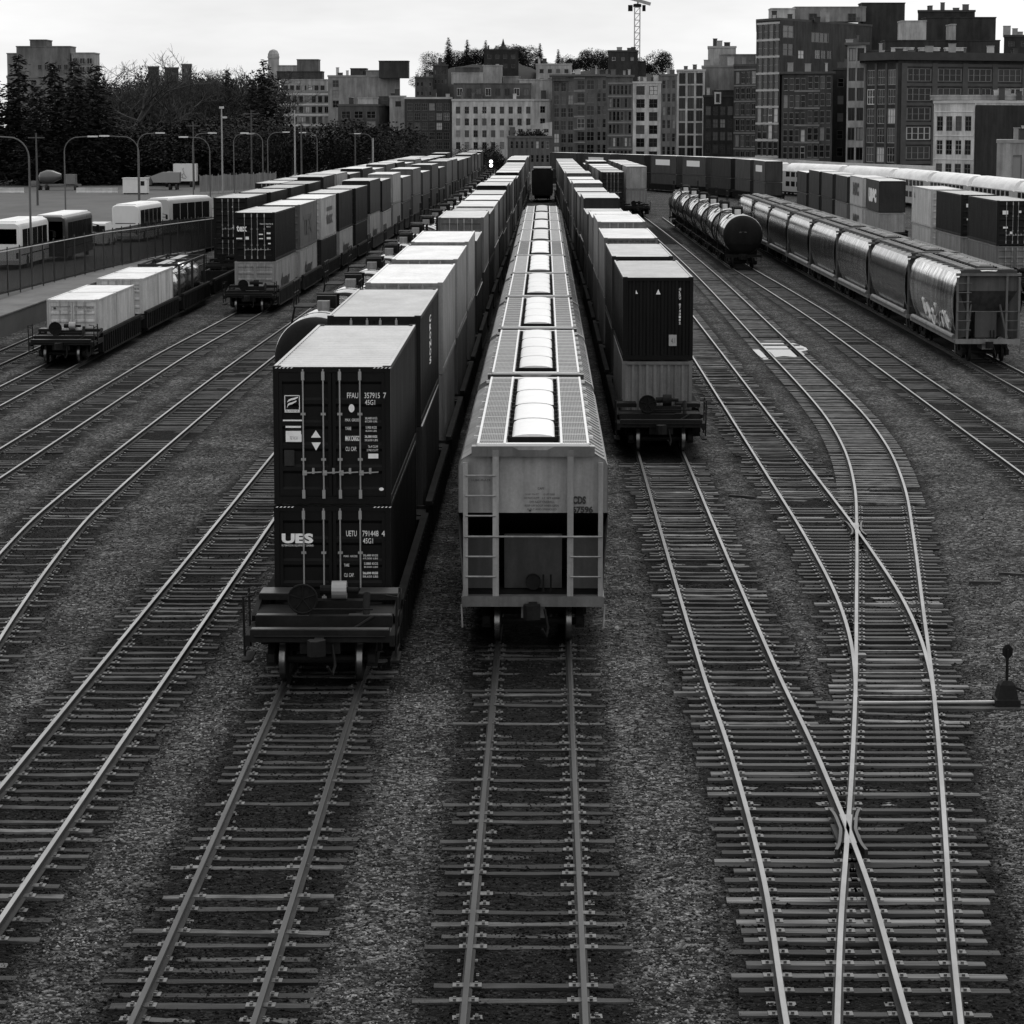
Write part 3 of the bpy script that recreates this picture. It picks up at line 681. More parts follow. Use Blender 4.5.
def well_body(L=UNIT, ribs=True, top=1.2):
    b = MB()
    for s in (-1, 1):
        x0, x1 = sorted((s*1.32, s*1.46)); b.box(x0, x1, WY0, WY1, .3, top-.12)
        b.box(*sorted((s*1.33, s*1.5)), WY0-.25, WY1+.25, top-.12, top); b.box(*sorted((s*1.2, s*1.5)), WY0, WY1, .2, .3)
        if ribs:
            for i in range(18): y = WY0+.3+(WY1-WY0-.7)*i/17; b.box(*sorted((s*1.46, s*1.53)), y, y+.1, .3, top-.12)
    for i in range(5): y = WY0+.1+(WY1-WY0-.6)*i/4; b.box(-1.2, 1.2, y, y+.4, .2, .28)
    for y0, y1 in ((.12, WY0), (WY1, L-.12)):
        b.box(-1.35, 1.35, y0, y1, .82, .98)
        b.box(-.35, .35, y0, y1, .6, .82)
        b.box(-1.46, 1.46, *( (y1-.14, y1) if y0 < 1 else (y0, y0+.14)), .3, top-.14)
    return b
def well_proto(first):
    t = thing("well_car", "well car", "railway car")
    well_body().build("body", M['well'], t, color=.03)
    bogie(t, 0.0 if not first else .95, first)
    return t
def end_well(label, loc, rz, tone, detail=True):
    """the end unit of a set, with its brake platform towards the viewer"""
    t = thing("well_car", label, "railway car", "well cars", loc, rz)
    well_body().build("body", M['well'], t, color=tone)
    b = MB()                                            # end platform, stepped
    b.box(-1.38, 1.38, -1.95, -1.62, .86, 1.1); b.box(-1.38, 1.38, -1.6, -.9, .9, .98); b.box(-1.38, 1.38, -.9, -.65, .92, 1.2)
    b.box(-1.4, -.55, -.62, .5, 1.12, 1.2); b.box(.62, 1.4, -.62, .5, 1.12, 1.2); b.box(-1.44, -.75, .45, 1.25, 1.3, 1.42); b.box(.6, 1.44, .45, 1.25, 1.3, 1.42)
    dk = MB()  # pale sheets on the beam tops, highlights put into their colour
    for q in ((-1.36,1.36,-1.93,-1.7,1.1), (-1.36,-.3,-.88,-.67,1.2), (.5,1.36,-.88,-.67,1.2), (-1.42,-.77,.46,1.2,1.42), (.62,1.42,.46,1.2,1.42), (-1.38,1.38,-1.55,-1.1,.98)): dk.box(q[0], q[1], q[2], q[3], q[4]+.002, q[4]+.02)
    dk.build("deck_plate", M['iron_light'] if detail else M['iron'], t)
    b.box(-.4, .4, -1.9, 1.3, .62, .9)
    for s in (-1, 1):
        b.box(*sorted((s*1.38, s*1.48)), -1.95, 1.4, .78, 1.0); b.bar((s*1.43, -.6, 1.1), (s*1.43, 1.2, 1.36), .1, .12)
    b.build("end_platform", M['iron'], t)
    r = MB()
    for s in (-1, 1):
        r.tube([(s*1.5, -1.8, .55), (s*1.52, -1.8, 1.75), (s*1.3, -1.8, 1.78)], .025, 6); r.tube([(s*1.5, -.7, .55), (s*1.52, -.7, 1.75)], .025, 6)
        for z in (.6, .95, 1.3, 1.65): r.tube([(s*1.51, -1.8, z), (s*1.51, -.7, z)], .018, 6)
        r.box(*sorted((s*1.38, s*1.56)), -1.75, -.75, .42, .46)
    r.tube([(-1.3, -1.97, .98), (1.3, -1.97, .98)], .02, 6); r.tube([(-.2, -1.0, 1.36), (1.0, -1.0, 1.36)], .02, 6)
    r.build("handrail", M['iron'], t)
    w = MB(); cx, cz = -.42, 1.55
    w.tube([(cx+.29*math.sin(2*PI*k/20), -.9, cz+.29*math.cos(2*PI*k/20)) for k in range(21)], .022, 6)
    for k in range(5): w.tube([(cx, -.88, cz), (cx+.29*math.sin(2*PI*k/5), -.9, cz+.29*math.cos(2*PI*k/5))], .014, 5)
    w.lathe_y([(.3, -.84), (.3, -.82), (.05, -.82)], cx, cz, 20); w.box(cx-.12, cx+.12, -.86, -.6, 1.1, 1.75); w.build("brake_wheel", M['iron'], t)
    c = MB(); c.tube([(.12, -.2, 1.62), (.42, -.2, 1.62)], [.19, .19], 16); c.build("air_cylinder", M['bars'] if detail else M['iron'], t)
    c = MB(); c.tube([(.42, -.2, 1.62), (.66, -.2, 1.62)], .06, 10); c.tube([(-.12, -.2, 1.62), (.12, -.2, 1.62)], .1, 10); c.box(-.6, .75, -.35, -.05, 1.2, 1.42); c.tube([(1.0, -.9, 1.2), (.6, -1.3, 1.0), (.45, -1.6, 1.0)], .03, 6); c.tube([(.85, -.85, 1.1), (.85, -.5, 1.6)], .07, 8); c.build("brake_gear", M['iron'], t)
    bogie(t, -.5, True); coupler(t, -1.9, -1)
    return t
rc_ = random.Random(5)
mids = None
def well_mid():
    t = thing("well_car", "well car", "railway car", "well cars"); well_body(ribs=False).build("body", M['well'], t, color=.03); bogie(t, 0.0, False); return Proto(t)
def well_ribbed():
    t = thing("well_car", "well car", "railway car", "well cars"); well_body().build("body", M['well'], t, color=.03); bogie(t, 0.0, False); return Proto(t)
WM, WR = well_mid(), well_ribbed()
TONES = [.006, .012, .02, .04, .07, .012, .1, .18, .025]
def shade(g): return "black" if g < .016 else "very dark" if g < .028 else "dark grey" if g < .06 else "grey" if g < .15 else "light grey" if g < .35 else "pale"
def stack_train(key, y_first, n, where, tones=None, lower=None, roofs=None, det=(2, 1), heights=None, end_tone=.01, lift=.22, skip=(), first_door=True, pitch=UNIT, unit_tone=None, special=None, start=0, det0=0):
    """n double stacks in well cars going away from the viewer"""
    made = []; y = y_first - 1.53
    for i in range(n):
        p, rz, y1 = pose(key, y, pitch); nm = ORD[i+start] if i+start < len(ORD) else "far"
        ut = (unit_tone or (lambda i: .008 + .006*((i*7) % 3)))(i)
        if i == 0 and end_tone is not None: end_well("black end well car with brake platform, %s" % where, p, rz, end_tone, key == 'lc')
        elif i not in skip: (WR if i < 5 else WM).use("well car under the %s stack of the %s" % (nm, where), "well cars", p, rz, {'body': ut})
        if i in skip: y = y1; made.append(None); continue
        d = 2 if i < det[0] else 1 if i < det[1] else 0
        f = Matrix.Rotation(rz, 4, 'Z')
        h1, h2 = (heights[i] if heights and i < len(heights) else (2.896 if rc_.random() < .6 else 2.591, 2.896 if rc_.random() < .7 else 2.591))
        tl = lower[i] if lower and i < len(lower) else rc_.choice(TONES); tu = tones[i] if tones and i < len(tones) else rc_.choice(TONES)
        dl = first_door if i == 0 else rc_.random() < .6; du = first_door if i == 0 else rc_.random() < .6
        ru = roofs[i] if roofs and i < len(roofs) else rc_.choice([.5, .6, .7, .75, .8])
        out = []
        for lv, (h, tone, z, door) in enumerate(((h1, tl, lift, dl), (h2, tu, lift+h1+.02, du))):
            if h <= 0: out.append(None); continue
            pp = p + f @ Vector((rc_.uniform(-.02,.02), 1.53 + rc_.uniform(-.03,.03)*(i > 0), z))
            out.append(container("%s container, %s of the %s stack of the %s" % (shade(tone), "bottom" if lv == 0 else "top", nm, where), pp, rz + rc_.uniform(-.002,.002), tone, ru if lv else .4, Hc=h, detail=d, door_end=door, group="stacked shipping containers"))
        made.append(out); y = y1
    return made
# the near black stack and its train
LCN = "train left of the hoppers"
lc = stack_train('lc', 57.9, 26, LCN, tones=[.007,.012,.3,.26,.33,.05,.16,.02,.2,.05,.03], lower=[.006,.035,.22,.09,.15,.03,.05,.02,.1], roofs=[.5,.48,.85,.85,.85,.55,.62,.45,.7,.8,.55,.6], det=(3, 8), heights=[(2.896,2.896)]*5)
A, B = lc[0][1], lc[0][0]
A["label"] = "black container lettered FFAU with pale rods, on top of the near stack"; B["label"] = "black container lettered UES and UETU, bottom of the near stack"
T = 2.896
def zt(a, b): return (T-b, T-a)
def L_(t, x0, x1, a, b, y=-.004, bold=0.0): return (t, x0, x1, T-b, T-a, y, bold)
YF = .0
lettering(A, [L_("FFAU", .32,.55,.55,.665), L_("357915", .68,1.0,.55,.665), L_("7", 1.07,1.13,.55,.665), L_("45G1", .69,.90,.70,.805),
  L_("MAX. GROSS", .275,.57,1.09,1.15), L_("30,480 KGS", .69,.94,1.06,1.115), L_("67,200 LBS", .69,.94,1.13,1.175),
  L_("TARE", .275,.40,1.265,1.33), L_("3,900 KGS", .70,.93,1.25,1.31), L_("8,600 LBS", .70,.93,1.33,1.37),
  L_("MAX CARGO", .275,.575,1.45,1.56,-.004,.03), L_("26,580 KGS", .68,.94,1.44,1.50,-.004,.03), L_("58,600 LBS", .68,.95,1.52,1.57),
  L_("CU. CAP.", .28,.51,1.68,1.77), L_("76.4 CU.M", .75,.95,1.65,1.70), L_("2,700 CU.FT", .72,.96,1.73,1.78),
  L_('#', .75,.96,1.825,1.925)], M['letters'])
mb = MB()
for a in range(24): pass
mb.face([(.41+.06*math.cos(2*PI*k/20), -.004, T-.875+.085*math.sin(2*PI*k/20)) for k in range(20)])
mb.face([(1.02+.05*math.cos(2*PI*k/14), -.004, T-2.57+.035*math.sin(2*PI*k/14)) for k in range(14)]); mb.build("round_sticker", M['letters'], A)
mb = MB(); x0, x1, z0, z1 = -.985, -.665, T-.965, T-.605; e = .016; y = -.004
for q in ((x0,x1,z1-e,z1),(x0,x0+e,z0,z1),(x1-e,x1,z0,z1),(x0,x1,z0,z0+.06)): mb.face([(q[0],y,q[2]),(q[1],y,q[2]),(q[1],y,q[3]),(q[0],y,q[3])])
def ribbon(pts, w):
    for (a, b, c), (d, e_, f) in zip(pts, pts[1:]): mb.face([(a,y,b-c*w),(d,y,e_-f*w),(d,y,e_+f*w),(a,y,b+c*w)])
ribbon([(-.925, T-.745, .4), (-.895, T-.715, 1), (-.84, T-.69, 1), (-.77, T-.675, 1), (-.70, T-.645, .5)], .02)
ribbon([(-.93, T-.86, .6), (-.915, T-.81, 1), (-.88, T-.785, 1), (-.82, T-.77, 1), (-.735, T-.725, .6)], .021)
mb.build("emblem", M['letters'], A)
lettering(A, [("FLORENS", -.95, -.70, T-.955, T-.915, -.006)], M['inked'])
mb = MB()
for q in ((-.965,-.645,1.245,1.285),(-.965,-.645,1.35,1.42),(-.965,-.635,1.42,1.58),(-1.02,-.60,1.115,1.145)): mb.face([(q[0],y,T-q[3]),(q[1],y,T-q[3]),(q[1],y,T-q[2]),(q[0],y,T-q[2])])
mb.face([(-.44,y,T-1.49),(-.235,y,T-1.49),(-.337,y,T-1.335)]); mb.face([(-.43,y,T-1.59),(-.337,y,T-1.76),(-.235,y,T-1.59)])
mb.build("decals", M['letters'], A)
mb = MB(); mb.face([(-1.0,y,T-2.08),(-.79,y,T-2.08),(-.79,y,T-1.75),(-1.0,y,T-1.75)]); mb.build("placard_panel", M['paint'], A, color=.03)
lettering(A, [("CAUTION HIGH", -.93, -.68, T-1.345, T-1.30), ("9'6\" HIGH", -.88, -.72, T-1.54, T-1.46)], M['inked'])
def stripes(P, hz):
    mb = MB()
    for s in (-1, 1):
        for k in range(5):
            x = s*1.02 - .16 + k*.08; mb.face([(x,-.006,hz-.045),(x+.035,-.006,hz-.045),(x+.065,-.006,hz-.02),(x+.03,-.006,hz-.02)])
    mb.build("hazard_stripes", M['letters'], P)
stripes(A, T); stripes(B, T)
lettering(B, [L_("UES", -1.06,-.40,.59,.80,-.004,.05), L_("INTERMODAL EQUIPMENT LEASING", -1.06,-.40,.825,.87), L_("UETU", .29,.51,.53,.65), L_("791448", .63,.965,.53,.65), L_("4", 1.03,1.10,.53,.65), L_("45G1", .64,.85,.69,.80),
  L_("MAX. GROSS", .235,.52,1.05,1.09), L_("30,480 KGS", .64,.95,1.03,1.08), L_("67,200 LBS", .64,.95,1.10,1.14), L_("TARE", .24,.35,1.23,1.29), L_("3,880 KGS", .66,.95,1.2,1.26), L_("8,550 LBS", .66,.95,1.28,1.32),
  L_("CU. CAP.", .24,.45,1.43,1.51), L_("26,600 KGS", .63,.95,1.40,1.46,-.004,.03), L_("58,650 LBS", .63,.95,1.48,1.53)], M['letters'])
A2 = lc[1][1]; A2["label"] = "dark container with CRONOS running down its side, behind the FFAU stack"
mb = MB()
for k, ch in enumerate("CRONOS"): put_text(mb, ch, lambda u, v: (CW2+.006, u, v), 5.4, 6.5, 2.32-k*.235, 2.51-k*.235, .04)
mb.build("lettering", M['letters'], A2)
lettering(A2, [("118", .75, .98, 2.42, 2.56), ("CRXU", .1,.4,2.42,2.52)], M['letters'])
# the train right of the hoppers
RCN = "train right of the hoppers"
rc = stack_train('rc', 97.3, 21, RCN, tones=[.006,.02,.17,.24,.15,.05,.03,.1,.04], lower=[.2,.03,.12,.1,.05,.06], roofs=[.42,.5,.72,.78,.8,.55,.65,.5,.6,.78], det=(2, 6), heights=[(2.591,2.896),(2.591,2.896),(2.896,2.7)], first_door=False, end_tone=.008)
K = rc[0][1]; K["label"] = "black ribbed container end with a white triangle, right of the hoppers"; rc[0][0]["label"] = "grey ribbed container end under the black one with the triangle"
T = 2.896
mb = MB(); y = -.006; mb.face([(-.075,y,T-.60),(.085,y,T-.60),(.005,y,T-.42)]); mb.face([(-.78,y,T-.58),(-.70,y,T-.58),(-.77,y,T-.45)]); mb.build("decals", M['letters'], K)
mb = MB(); mb.face([(.385,y,T-2.39),(.655,y,T-2.39),(.655,y,T-2.0),(.385,y,T-2.0)]); mb.build("placard", M['trim'], K, color=.35)
lettering(K, [("4.1", .46,.60,T-2.3,T-2.12,-.008)], M['inked'])
mb = MB()
for k, ch in enumerate("GLDU 0743182"): 
    if ch != ' ': put_text(mb, ch, lambda u, v: (u, -.007, v), .725, .79, T-.46-k*.107, T-.38-k*.107, .02)
mb.build("lettering", M['letters'], K)
for key, y0, n, st in (('r2', 304, 6, "row two tracks right of hoppers"),):
    stack_train(key, y0, n, st, tones=[.02,.25,.2,.05,.04,.03], lower=[.02,.2,.1,.05], det=(0, 1), end_tone=None, heights=[(2.591,2.896)]*4)
wt = stack_train('r3', 335, 4, "short row behind the tank cars", tones=[.32,.05,.1,.04], lower=[.28,.05,.05,.04], det=(0, 0), end_tone=.02, heights=[(2.896,2.7)]*4)
# the three rows beside the bus lot
LSN = "row beside the tex stack"
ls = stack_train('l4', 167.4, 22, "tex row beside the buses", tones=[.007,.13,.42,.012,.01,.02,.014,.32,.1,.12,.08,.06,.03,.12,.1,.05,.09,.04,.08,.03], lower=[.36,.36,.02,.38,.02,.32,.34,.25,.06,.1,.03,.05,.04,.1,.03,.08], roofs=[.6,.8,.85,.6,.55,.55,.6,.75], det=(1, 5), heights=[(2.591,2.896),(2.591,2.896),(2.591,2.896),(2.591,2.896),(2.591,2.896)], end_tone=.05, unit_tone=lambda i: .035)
lettering(ls[0][1], [("tex", -1.08, -.46, 1.75, 2.12, -.006, .03), ("TEXU 537218", .3, 1.1, 2.16, 2.24), ("45G1", .7, .95, 2.0, 2.08), ("#", .25, .5, 1.55, 1.62), ("#", .25, .5, 1.3, 1.36), ("#", .72, .95, 1.6, 1.7), ("#", .72, .95, 1.3, 1.42), ("#", .8, .95, 1.0, 1.08), ("#", -1.1, -.75, 1.3, 1.38), ("#", -.55, -.35, 1.28, 1.45)], M['letters'])
ls[0][1]["label"] = "very dark container with tex in white on its doors"
for i in (0, 1, 3, 5): side_lettering(ls[i][0], 1, [("tex", 3.2, 8.6, .35, 1.75)], M['inked'], .06)
side_lettering(ls[1][1], 1, [("TEX", 2.5, 8.5, .8, 2.1)], M['inked'], .05)
side_lettering(ls[2][1], 1, [("tex", 4.2, 9.4, .9, 1.75), ("#", 4.6, 9.0, 1.85, 2.15)], M['inked'], .05)
l2s = stack_train('l5', 200, 18, "middle row beside the buses", tones=[.008,.01,.02,.02,.012,.3,.04,.02], lower=[.01,.012], roofs=[.5,.5,.45,.4,.45,.6], det=(1, 4), end_tone=.025, heights=[(2.591,2.896),(2.591,2.896)])
lettering(l2s[0][1], [("4.5", .1, .45, .62, .95, -.006), ("#", .1, .18, 2.2, 2.28)], M['letters'])
stack_train('l6', 262, 14, "outer row beside the buses", det=(0, 2), end_tone=.025, roofs=[.6,.5,.5,.55,.5,.55], heights=[(2.591,2.591)]*14)
# the row beyond the shiny hoppers
R6 = "row beyond the shiny hoppers"
r6 = stack_train('r6', 182, 5, R6, tones=[.014,.016,.6,.03,.03], lower=[.2,.3,.55,.1,.1], roofs=[.35,.4,.6], det=(3, 3), heights=[(2.896,2.896),(2.896,2.896),(2.896,2.896),(0,0),(0,0)], end_tone=.02, skip=(3, 4))
side_lettering(r6[2][1], -1, [("L", 9.9, 10.6, 2.0, 2.4)], M['inked'], .05)
mb = MB()
for i in (0, 1): lettering(r6[i][1], [("#", -.85, -.5, 2.0, 2.25), ("#", -.8, -.5, 1.1, 1.22), ("#", .2, .35, 2.1, 2.25), ("#", -.35, -.2, .75, .9), ("#", .8, 1.0, .75, .95)], M['letters'])
r6b = stack_train('r6', 258, 6, "far row beyond the shiny hoppers", tones=[.035,.5,.035,.03,.02,.02], lower=[.3,.5,.15,.03,.03,.03], det=(0, 0), end_tone=None, heights=[(2.591,2.896)]*2+[(2.591,2.7)]*3+[(2.4,2.5)])
side_lettering(r6b[0][1], -1, [("uasc", 2.2, 9.5, .8, 2.1)], M['letters'], .06)
side_lettering(r6b[1][1], -1, [("MSC", 3.2, 9.2, 1.0, 2.3)], M['inked'], .08); side_lettering(r6b[1][0], -1, [("MSC", 3.2, 9.2, .5, 1.8)], M['inked'], .08)
r6c = stack_train('r6', 388, 8, "curving row before the warehouses", tones=[.05,.04,.012,.05,.05,.02,.04,.04], lower=[.045,.03,.01,.045,.04], det=(0, 0), end_tone=None, heights=[(2.591,2.896)]*8)
for i in (0, 3, 4, 6): side_lettering(r6c[i][1], -1, [("#", 3.0, 9.8, 1.35, 2.25)], M['letters'])
# the well car with white boxes, and the tank containers behind it
LW = "white-box train beside the platform"
p, rz, y1 = pose('l5', 130.6, UNIT); end_well("dark ribbed well car carrying the two nearer white containers", p, rz, .02)
yy = 130.6
for u in range(2):
    p, rz, y1 = pose('l5', yy, UNIT); f = Matrix.Rotation(rz, 4, 'Z')
    if u: WR.use("ribbed well car carrying the second pair of white containers", "well cars", p, rz, {'body': .02})
    for q in range(2):
        pp = p + f @ Vector((0, 1.55 + q*6.1, .3)); c = container(["short white container at the near end of the white pair beside the platform", "short white container tucked behind the nearest white one", "short white container at the front of the second white pair", "short white container at the back of the second white pair"][u*2+q], pp, rz, .62, .8, L=6.058, Hc=2.45 if u == 0 else 2.591, detail=2 if q == 0 else 1, door_end=(q == 0), frame=.5)
        if q == 0: lettering(c, [("KSTU", .28, .52, 2.0, 2.1), ("204618", .62, 1.0, 2.0, 2.1), ("22G1", .66, .9, 1.85, 1.93), ("#", -.9, -.78, 1.98, 2.08), ("#", -.9, -.78, 1.3, 1.4)], M['inked'])
    yy = y1
def tank_container(label, loc, rz):
    t = thing("tank_container", label, "tank container", "tank containers on the well car", loc, rz); f = MB(); L = 6.06; h = 2.59
    for x in (-1.17, 1.17):
        for y in (.06, L-.06): f.box(x-.06, x+.06, y-.06, y+.06, 0, h)
        for z in (.06, h-.06): f.box(x-.05, x+.05, .12, L-.12, z-.05, z+.05)
    for y in (.06, L-.06):
        for z in (.06, h-.06): f.box(-1.11, 1.11, y-.06, y+.06, z-.06, z+.06)
        for a, b in (((-1.1,y,.1),(-.3,y,.75)),((1.1,y,.1),(.3,y,.75)),((-1.1,y,h-.1),(-.4,y,h-.6)),((1.1,y,h-.1),(.4,y,h-.6))): f.bar(a, b, .07, .07)
    f.build("frame", M['paint'], t, color=.03)
    k = MB(); k.lathe_y([(.02,.3),(.5,.34),(.85,.45),(1.05,.7),(1.08,.9),(1.08,L-.9),(1.05,L-.7),(.85,L-.45),(.5,L-.34),(.02,L-.3)], 0, 1.3, 28); k.build("tank", M['steelside'], t, smooth=40, color=.7)
    k = MB(); k.box(-.25,.25,.5,L-.5,h-.06,h-.02); k.build("walkway", M['bars'], t)
p, rz, y1 = pose('l5', yy, UNIT); f = Matrix.Rotation(rz, 4, 'Z'); WR.use("well car carrying the two tank containers", "well cars", p, rz, {'body': .02})
for q in range(2): tank_container(["nearer shiny tank container in a black frame behind the white containers", "farther shiny tank container behind the other one"][q], p + f @ Vector((0, 1.55+q*6.1, .3)), rz)
p, rz, y1 = pose('l5', y1, UNIT); WR.use("empty well car between the tank containers and the dark stack", "well cars", p, rz, {'body': .02})
# ------------------------------------------------------------------ covered hopper cars
def hopper_proto(L=16.1, full=True, style=0):
    """style 0: straight-sided grey car; style 1: bulging shiny side"""
    t = thing("hopper_car", "hopper", "railway car")
    if style == 0: half = [(0,4.22),(1.18,4.19),(1.52,3.98),(1.58,3.85),(1.585,2.66),(1.5,1.3),(1.48,1.02)]; slope = 3.4
    else: half = [(0,4.22),(1.0,4.18),(1.3,4.02),(1.5,3.65),(1.6,3.0),(1.585,2.4),(1.46,1.7),(1.3,1.25),(1.28,1.02)]; slope = 1.9
    b = MB(); n = len(half)
    # side shells: the end edge leans in below mid height
    def inset(z): return .10
    if style == 1:
        def inset(z): return .14 + 1.0*(max(0, (2.8-z))/1.8)**1.3
    for s in (-1, 1):
        ys = [0, .03, .1] + [i/14 for i in range(2, 13)] + [.9, .97, 1]
        secs = []
        for u in ys:
            secs.append([(s*x, inset(z)+(L-2*inset(z))*u, z) for x, z in half])
        for i in range(len(secs)-1):
            base = len(b.v); b.v.extend(secs[i]+secs[i+1])
            for k in range(n-1): b.f.append((base+k, base+k+1, base+n+k+1, base+n+k) if s < 0 else (base+k, base+n+k, base+n+k+1, base+k+1)); b.m.append(1 if k < 2 else 0)
    # end sheets: upright at the top, then sloping in under the load space
    for e in (0, 1):
        Y = (lambda y: y) if e == 0 else (lambda y: L-y)
        top = [(-x, z) for x, z in half[1:5]][::-1]
        loop = [(-x, z) for x, z in half[:5]][::-1] + half[1:5]; yt = .13
        zc = 2.84 if style == 0 else 3.3
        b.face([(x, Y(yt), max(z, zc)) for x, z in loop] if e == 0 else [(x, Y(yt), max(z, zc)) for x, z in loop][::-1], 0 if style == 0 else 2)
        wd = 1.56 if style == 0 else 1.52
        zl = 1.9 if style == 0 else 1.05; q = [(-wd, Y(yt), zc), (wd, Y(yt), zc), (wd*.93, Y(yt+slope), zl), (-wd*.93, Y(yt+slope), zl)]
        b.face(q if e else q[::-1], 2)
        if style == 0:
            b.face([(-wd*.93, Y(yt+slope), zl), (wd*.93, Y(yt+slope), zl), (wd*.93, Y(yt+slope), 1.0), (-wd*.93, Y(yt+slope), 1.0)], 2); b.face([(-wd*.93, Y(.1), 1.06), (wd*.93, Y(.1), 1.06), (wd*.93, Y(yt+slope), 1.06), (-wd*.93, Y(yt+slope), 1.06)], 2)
    if style == 0:
        for s in (1,):
            for i in range(24): y = .5+(L-1)*i/23; b.bar((s*1.2, y, 4.185), (s*1.51, y, 4.0), .05, .04, 1)
    b.build("body", [M['hopper'] if style == 0 else M['steelside'], M['hopper'], M['iron'] if style == 0 else M['endsheet']], t, smooth=35 if style else 12, color=.45)  # grey car's end bay is near-black iron: its shade painted in
    s_ = MB()
    for s in (-1, 1):
        s_.box(*sorted((s*1.3, s*1.52)), .0, L, .88, 1.04)
        if style == 1: s_.tube([(s*1.45, .6, 1.12), (s*1.45, L-.6, 1.12)], .13, 10)
    for y0, y1 in ((-.12, .16), (L-.16, L+.12)): s_.box(-1.5, 1.5, y0, y1, .86, 1.08)
    s_.box(-.25, .25, 0, L, .6, .95)
    s_.build("underframe", M['hopper'], t, color=.3)
    h = MB()                                            # discharge hoppers
    for yc in (L*.3, L*.5, L*.7): h.loft([[(-1.3*q, yc-1.5*q, z), (1.3*q, yc-1.5*q, z), (1.3*q, yc+1.5*q, z), (-1.3*q, yc+1.5*q, z)] for z, q in ((1.1, 1), (.35, .35))])
    h.build("outlet", M['iron'], t)
    for e in ((0, 1) if full else (0,)):
        Y = (lambda y: y) if e == 0 else (lambda y: L-y)
        def bx(m, x0, x1, y0, y1, z0, z1): m.box(x0, x1, *sorted((Y(y0), Y(y1))), z0, z1)
        f = MB()
        for x in (-1.43, 1.43): bx(f, x-.05, x+.05, -.06, .04, 1.08, 3.93)
        if style == 0:
            for x in (-.79, .79): bx(f, x-.065, x+.065, -.06, .06, 1.08, 4.2)
            bx(f, -1.2, 1.2, -.04, .1, 4.16, 4.28)
        else:
            for x in (-.95, .85): bx(f, x-.05, x+.05, -.06, .04, 1.08, 4.1)
            bx(f, -1.5, 1.5, -.1, .1, 4.0, 4.12)
            for s in (-1, 1): f.face([(s*1.4, Y(.05), 3.7), (s*1.4, Y(.1), 1.1), (s*.55, Y(1.5), 1.1), (s*.75, Y(1.2), 2.2)])
            f.bar((-.6, Y(.9), 3.0), (-.95, Y(.0), 1.1), .08, .08); f.bar((.6, Y(.9), 3.0), (.9, Y(0), 1.1), .08, .08)
        f.build("end_post", M['hopper'], t, color=.42)
        g = MB()
        for z in (1.5, 1.93, 2.36, 2.8, 3.23, 3.66): g.tube([(-1.43, Y(-.075), z), (-.79, Y(-.075), z)], .02, 6)
        for z in (1.5, 1.93): g.tube([(.79, Y(-.075), z), (1.43, Y(-.075), z)], .016, 6)
        g.tube([(-1.46, Y(-.09), 2.36), (1.46, Y(-.09), 2.36)], .022, 6)
        for s in (-1, 1): g.tube([(s*1.5, Y(-.05), .4), (s*1.52, Y(-.05), .9)], .02, 6); g.tube([(s*1.52, Y(.1), .5), (s*1.52, Y(.6), .5)], .02, 6)
        g.build("ladder", M['hopper'], t, color=.5)
        k = MB()
        if style == 0:
            k.face([(-.62, Y(1.0), 1.08), (.62, Y(1.0), 1.08), (.62, Y(.75), 2.3), (-.62, Y(.75), 2.3)] if e == 0 else [(.62, Y(1.0), 1.08), (-.62, Y(1.0), 1.08), (-.62, Y(.75), 2.3), (.62, Y(.75), 2.3)])
            for s in (-1, 1):
                x0, x1 = sorted((s*.8, s*1.42)); k.box(x0, x1, *sorted((Y(.95), Y(1.0))), 1.08, 2.2)
        else: k.box(-.5, .5, *sorted((Y(.6), Y(1.0))), 1.1, 2.3)
        k.build("end_bulkhead", M['hopper'], t, color=.07 if style == 0 else .06)  # dark tone carries grime and the shade of the end bay
        k = MB(); k.lathe_y([(.01, Y(.66)), (.16, Y(.66)), (.16, Y(.9)), (.01, Y(.9))], -.0, 1.25, 16); k.box(.2, .24, *sorted((Y(.5), Y(.54))), 1.08, 1.45); k.box(.36, .4, *sorted((Y(.5), Y(.54))), 1.08, 1.45); k.build("brake_gear", M['iron'], t)
    w = MB(); ed = MB()                                    # walkways along the roof, as bars
    xa, xb = (.6, 1.16) if style == 0 else (.62, 1.0)
    for s in (-1, 1):
        nb = 15
        for i in range(nb): x = s*(xa+.03+(xb-xa-.06)*i/(nb-1)); w.box(x-.013, x+.013, .05, L-.05, 4.30, 4.335)
        for i in range(int(L/.3)): y = .12+i*.3; w.box(*sorted((s*(xa+.02), s*(xb-.02))), y, y+.04, 4.296, 4.328)
        w.box(*sorted((s*(xa+.02), s*(xb-.02))), .05, L-.05, 4.275, 4.288)
        for x in (xa, xb): ed.box(s*x-.025, s*x+.025, -.02, L+.02, 4.27, 4.345)
        for i in range(9): y = .2+(L-.5)*i/8; ed.box(*sorted((s*.45, s*1.3)), y, y+.07, 4.2, 4.27)
    for s in (-1, 1):
        for i in range(13): y = .5+(L-1.0)*i/12; ed.box(*sorted((s*(xa+.02), s*(xb-.02))), y, y+.035, 4.332, 4.346)
    for y in (-.06, L-.02):
        eb = MB(); eb.loft([[(x, y, 4.06), (x, y+.08, 4.06), (x, y+.08, z), (x, y, z)] for x, z in ((-1.3,4.27),(-.45,4.275),(-.3,4.2),(.3,4.2),(.45,4.275),(1.3,4.27))]); eb.build("end_beam", M['hopper'], t, color=.03)
    for y in (-.04, L-.2): ed.box(-1.16, 1.16, y, y+.24, 4.28, 4.33)
    w.build("walkway", M['grating'], t, color=.42); ed.build("walkway_edge", M['hatch'] if style == 0 else M['hopper'], t, color=.3)
    nh = 4
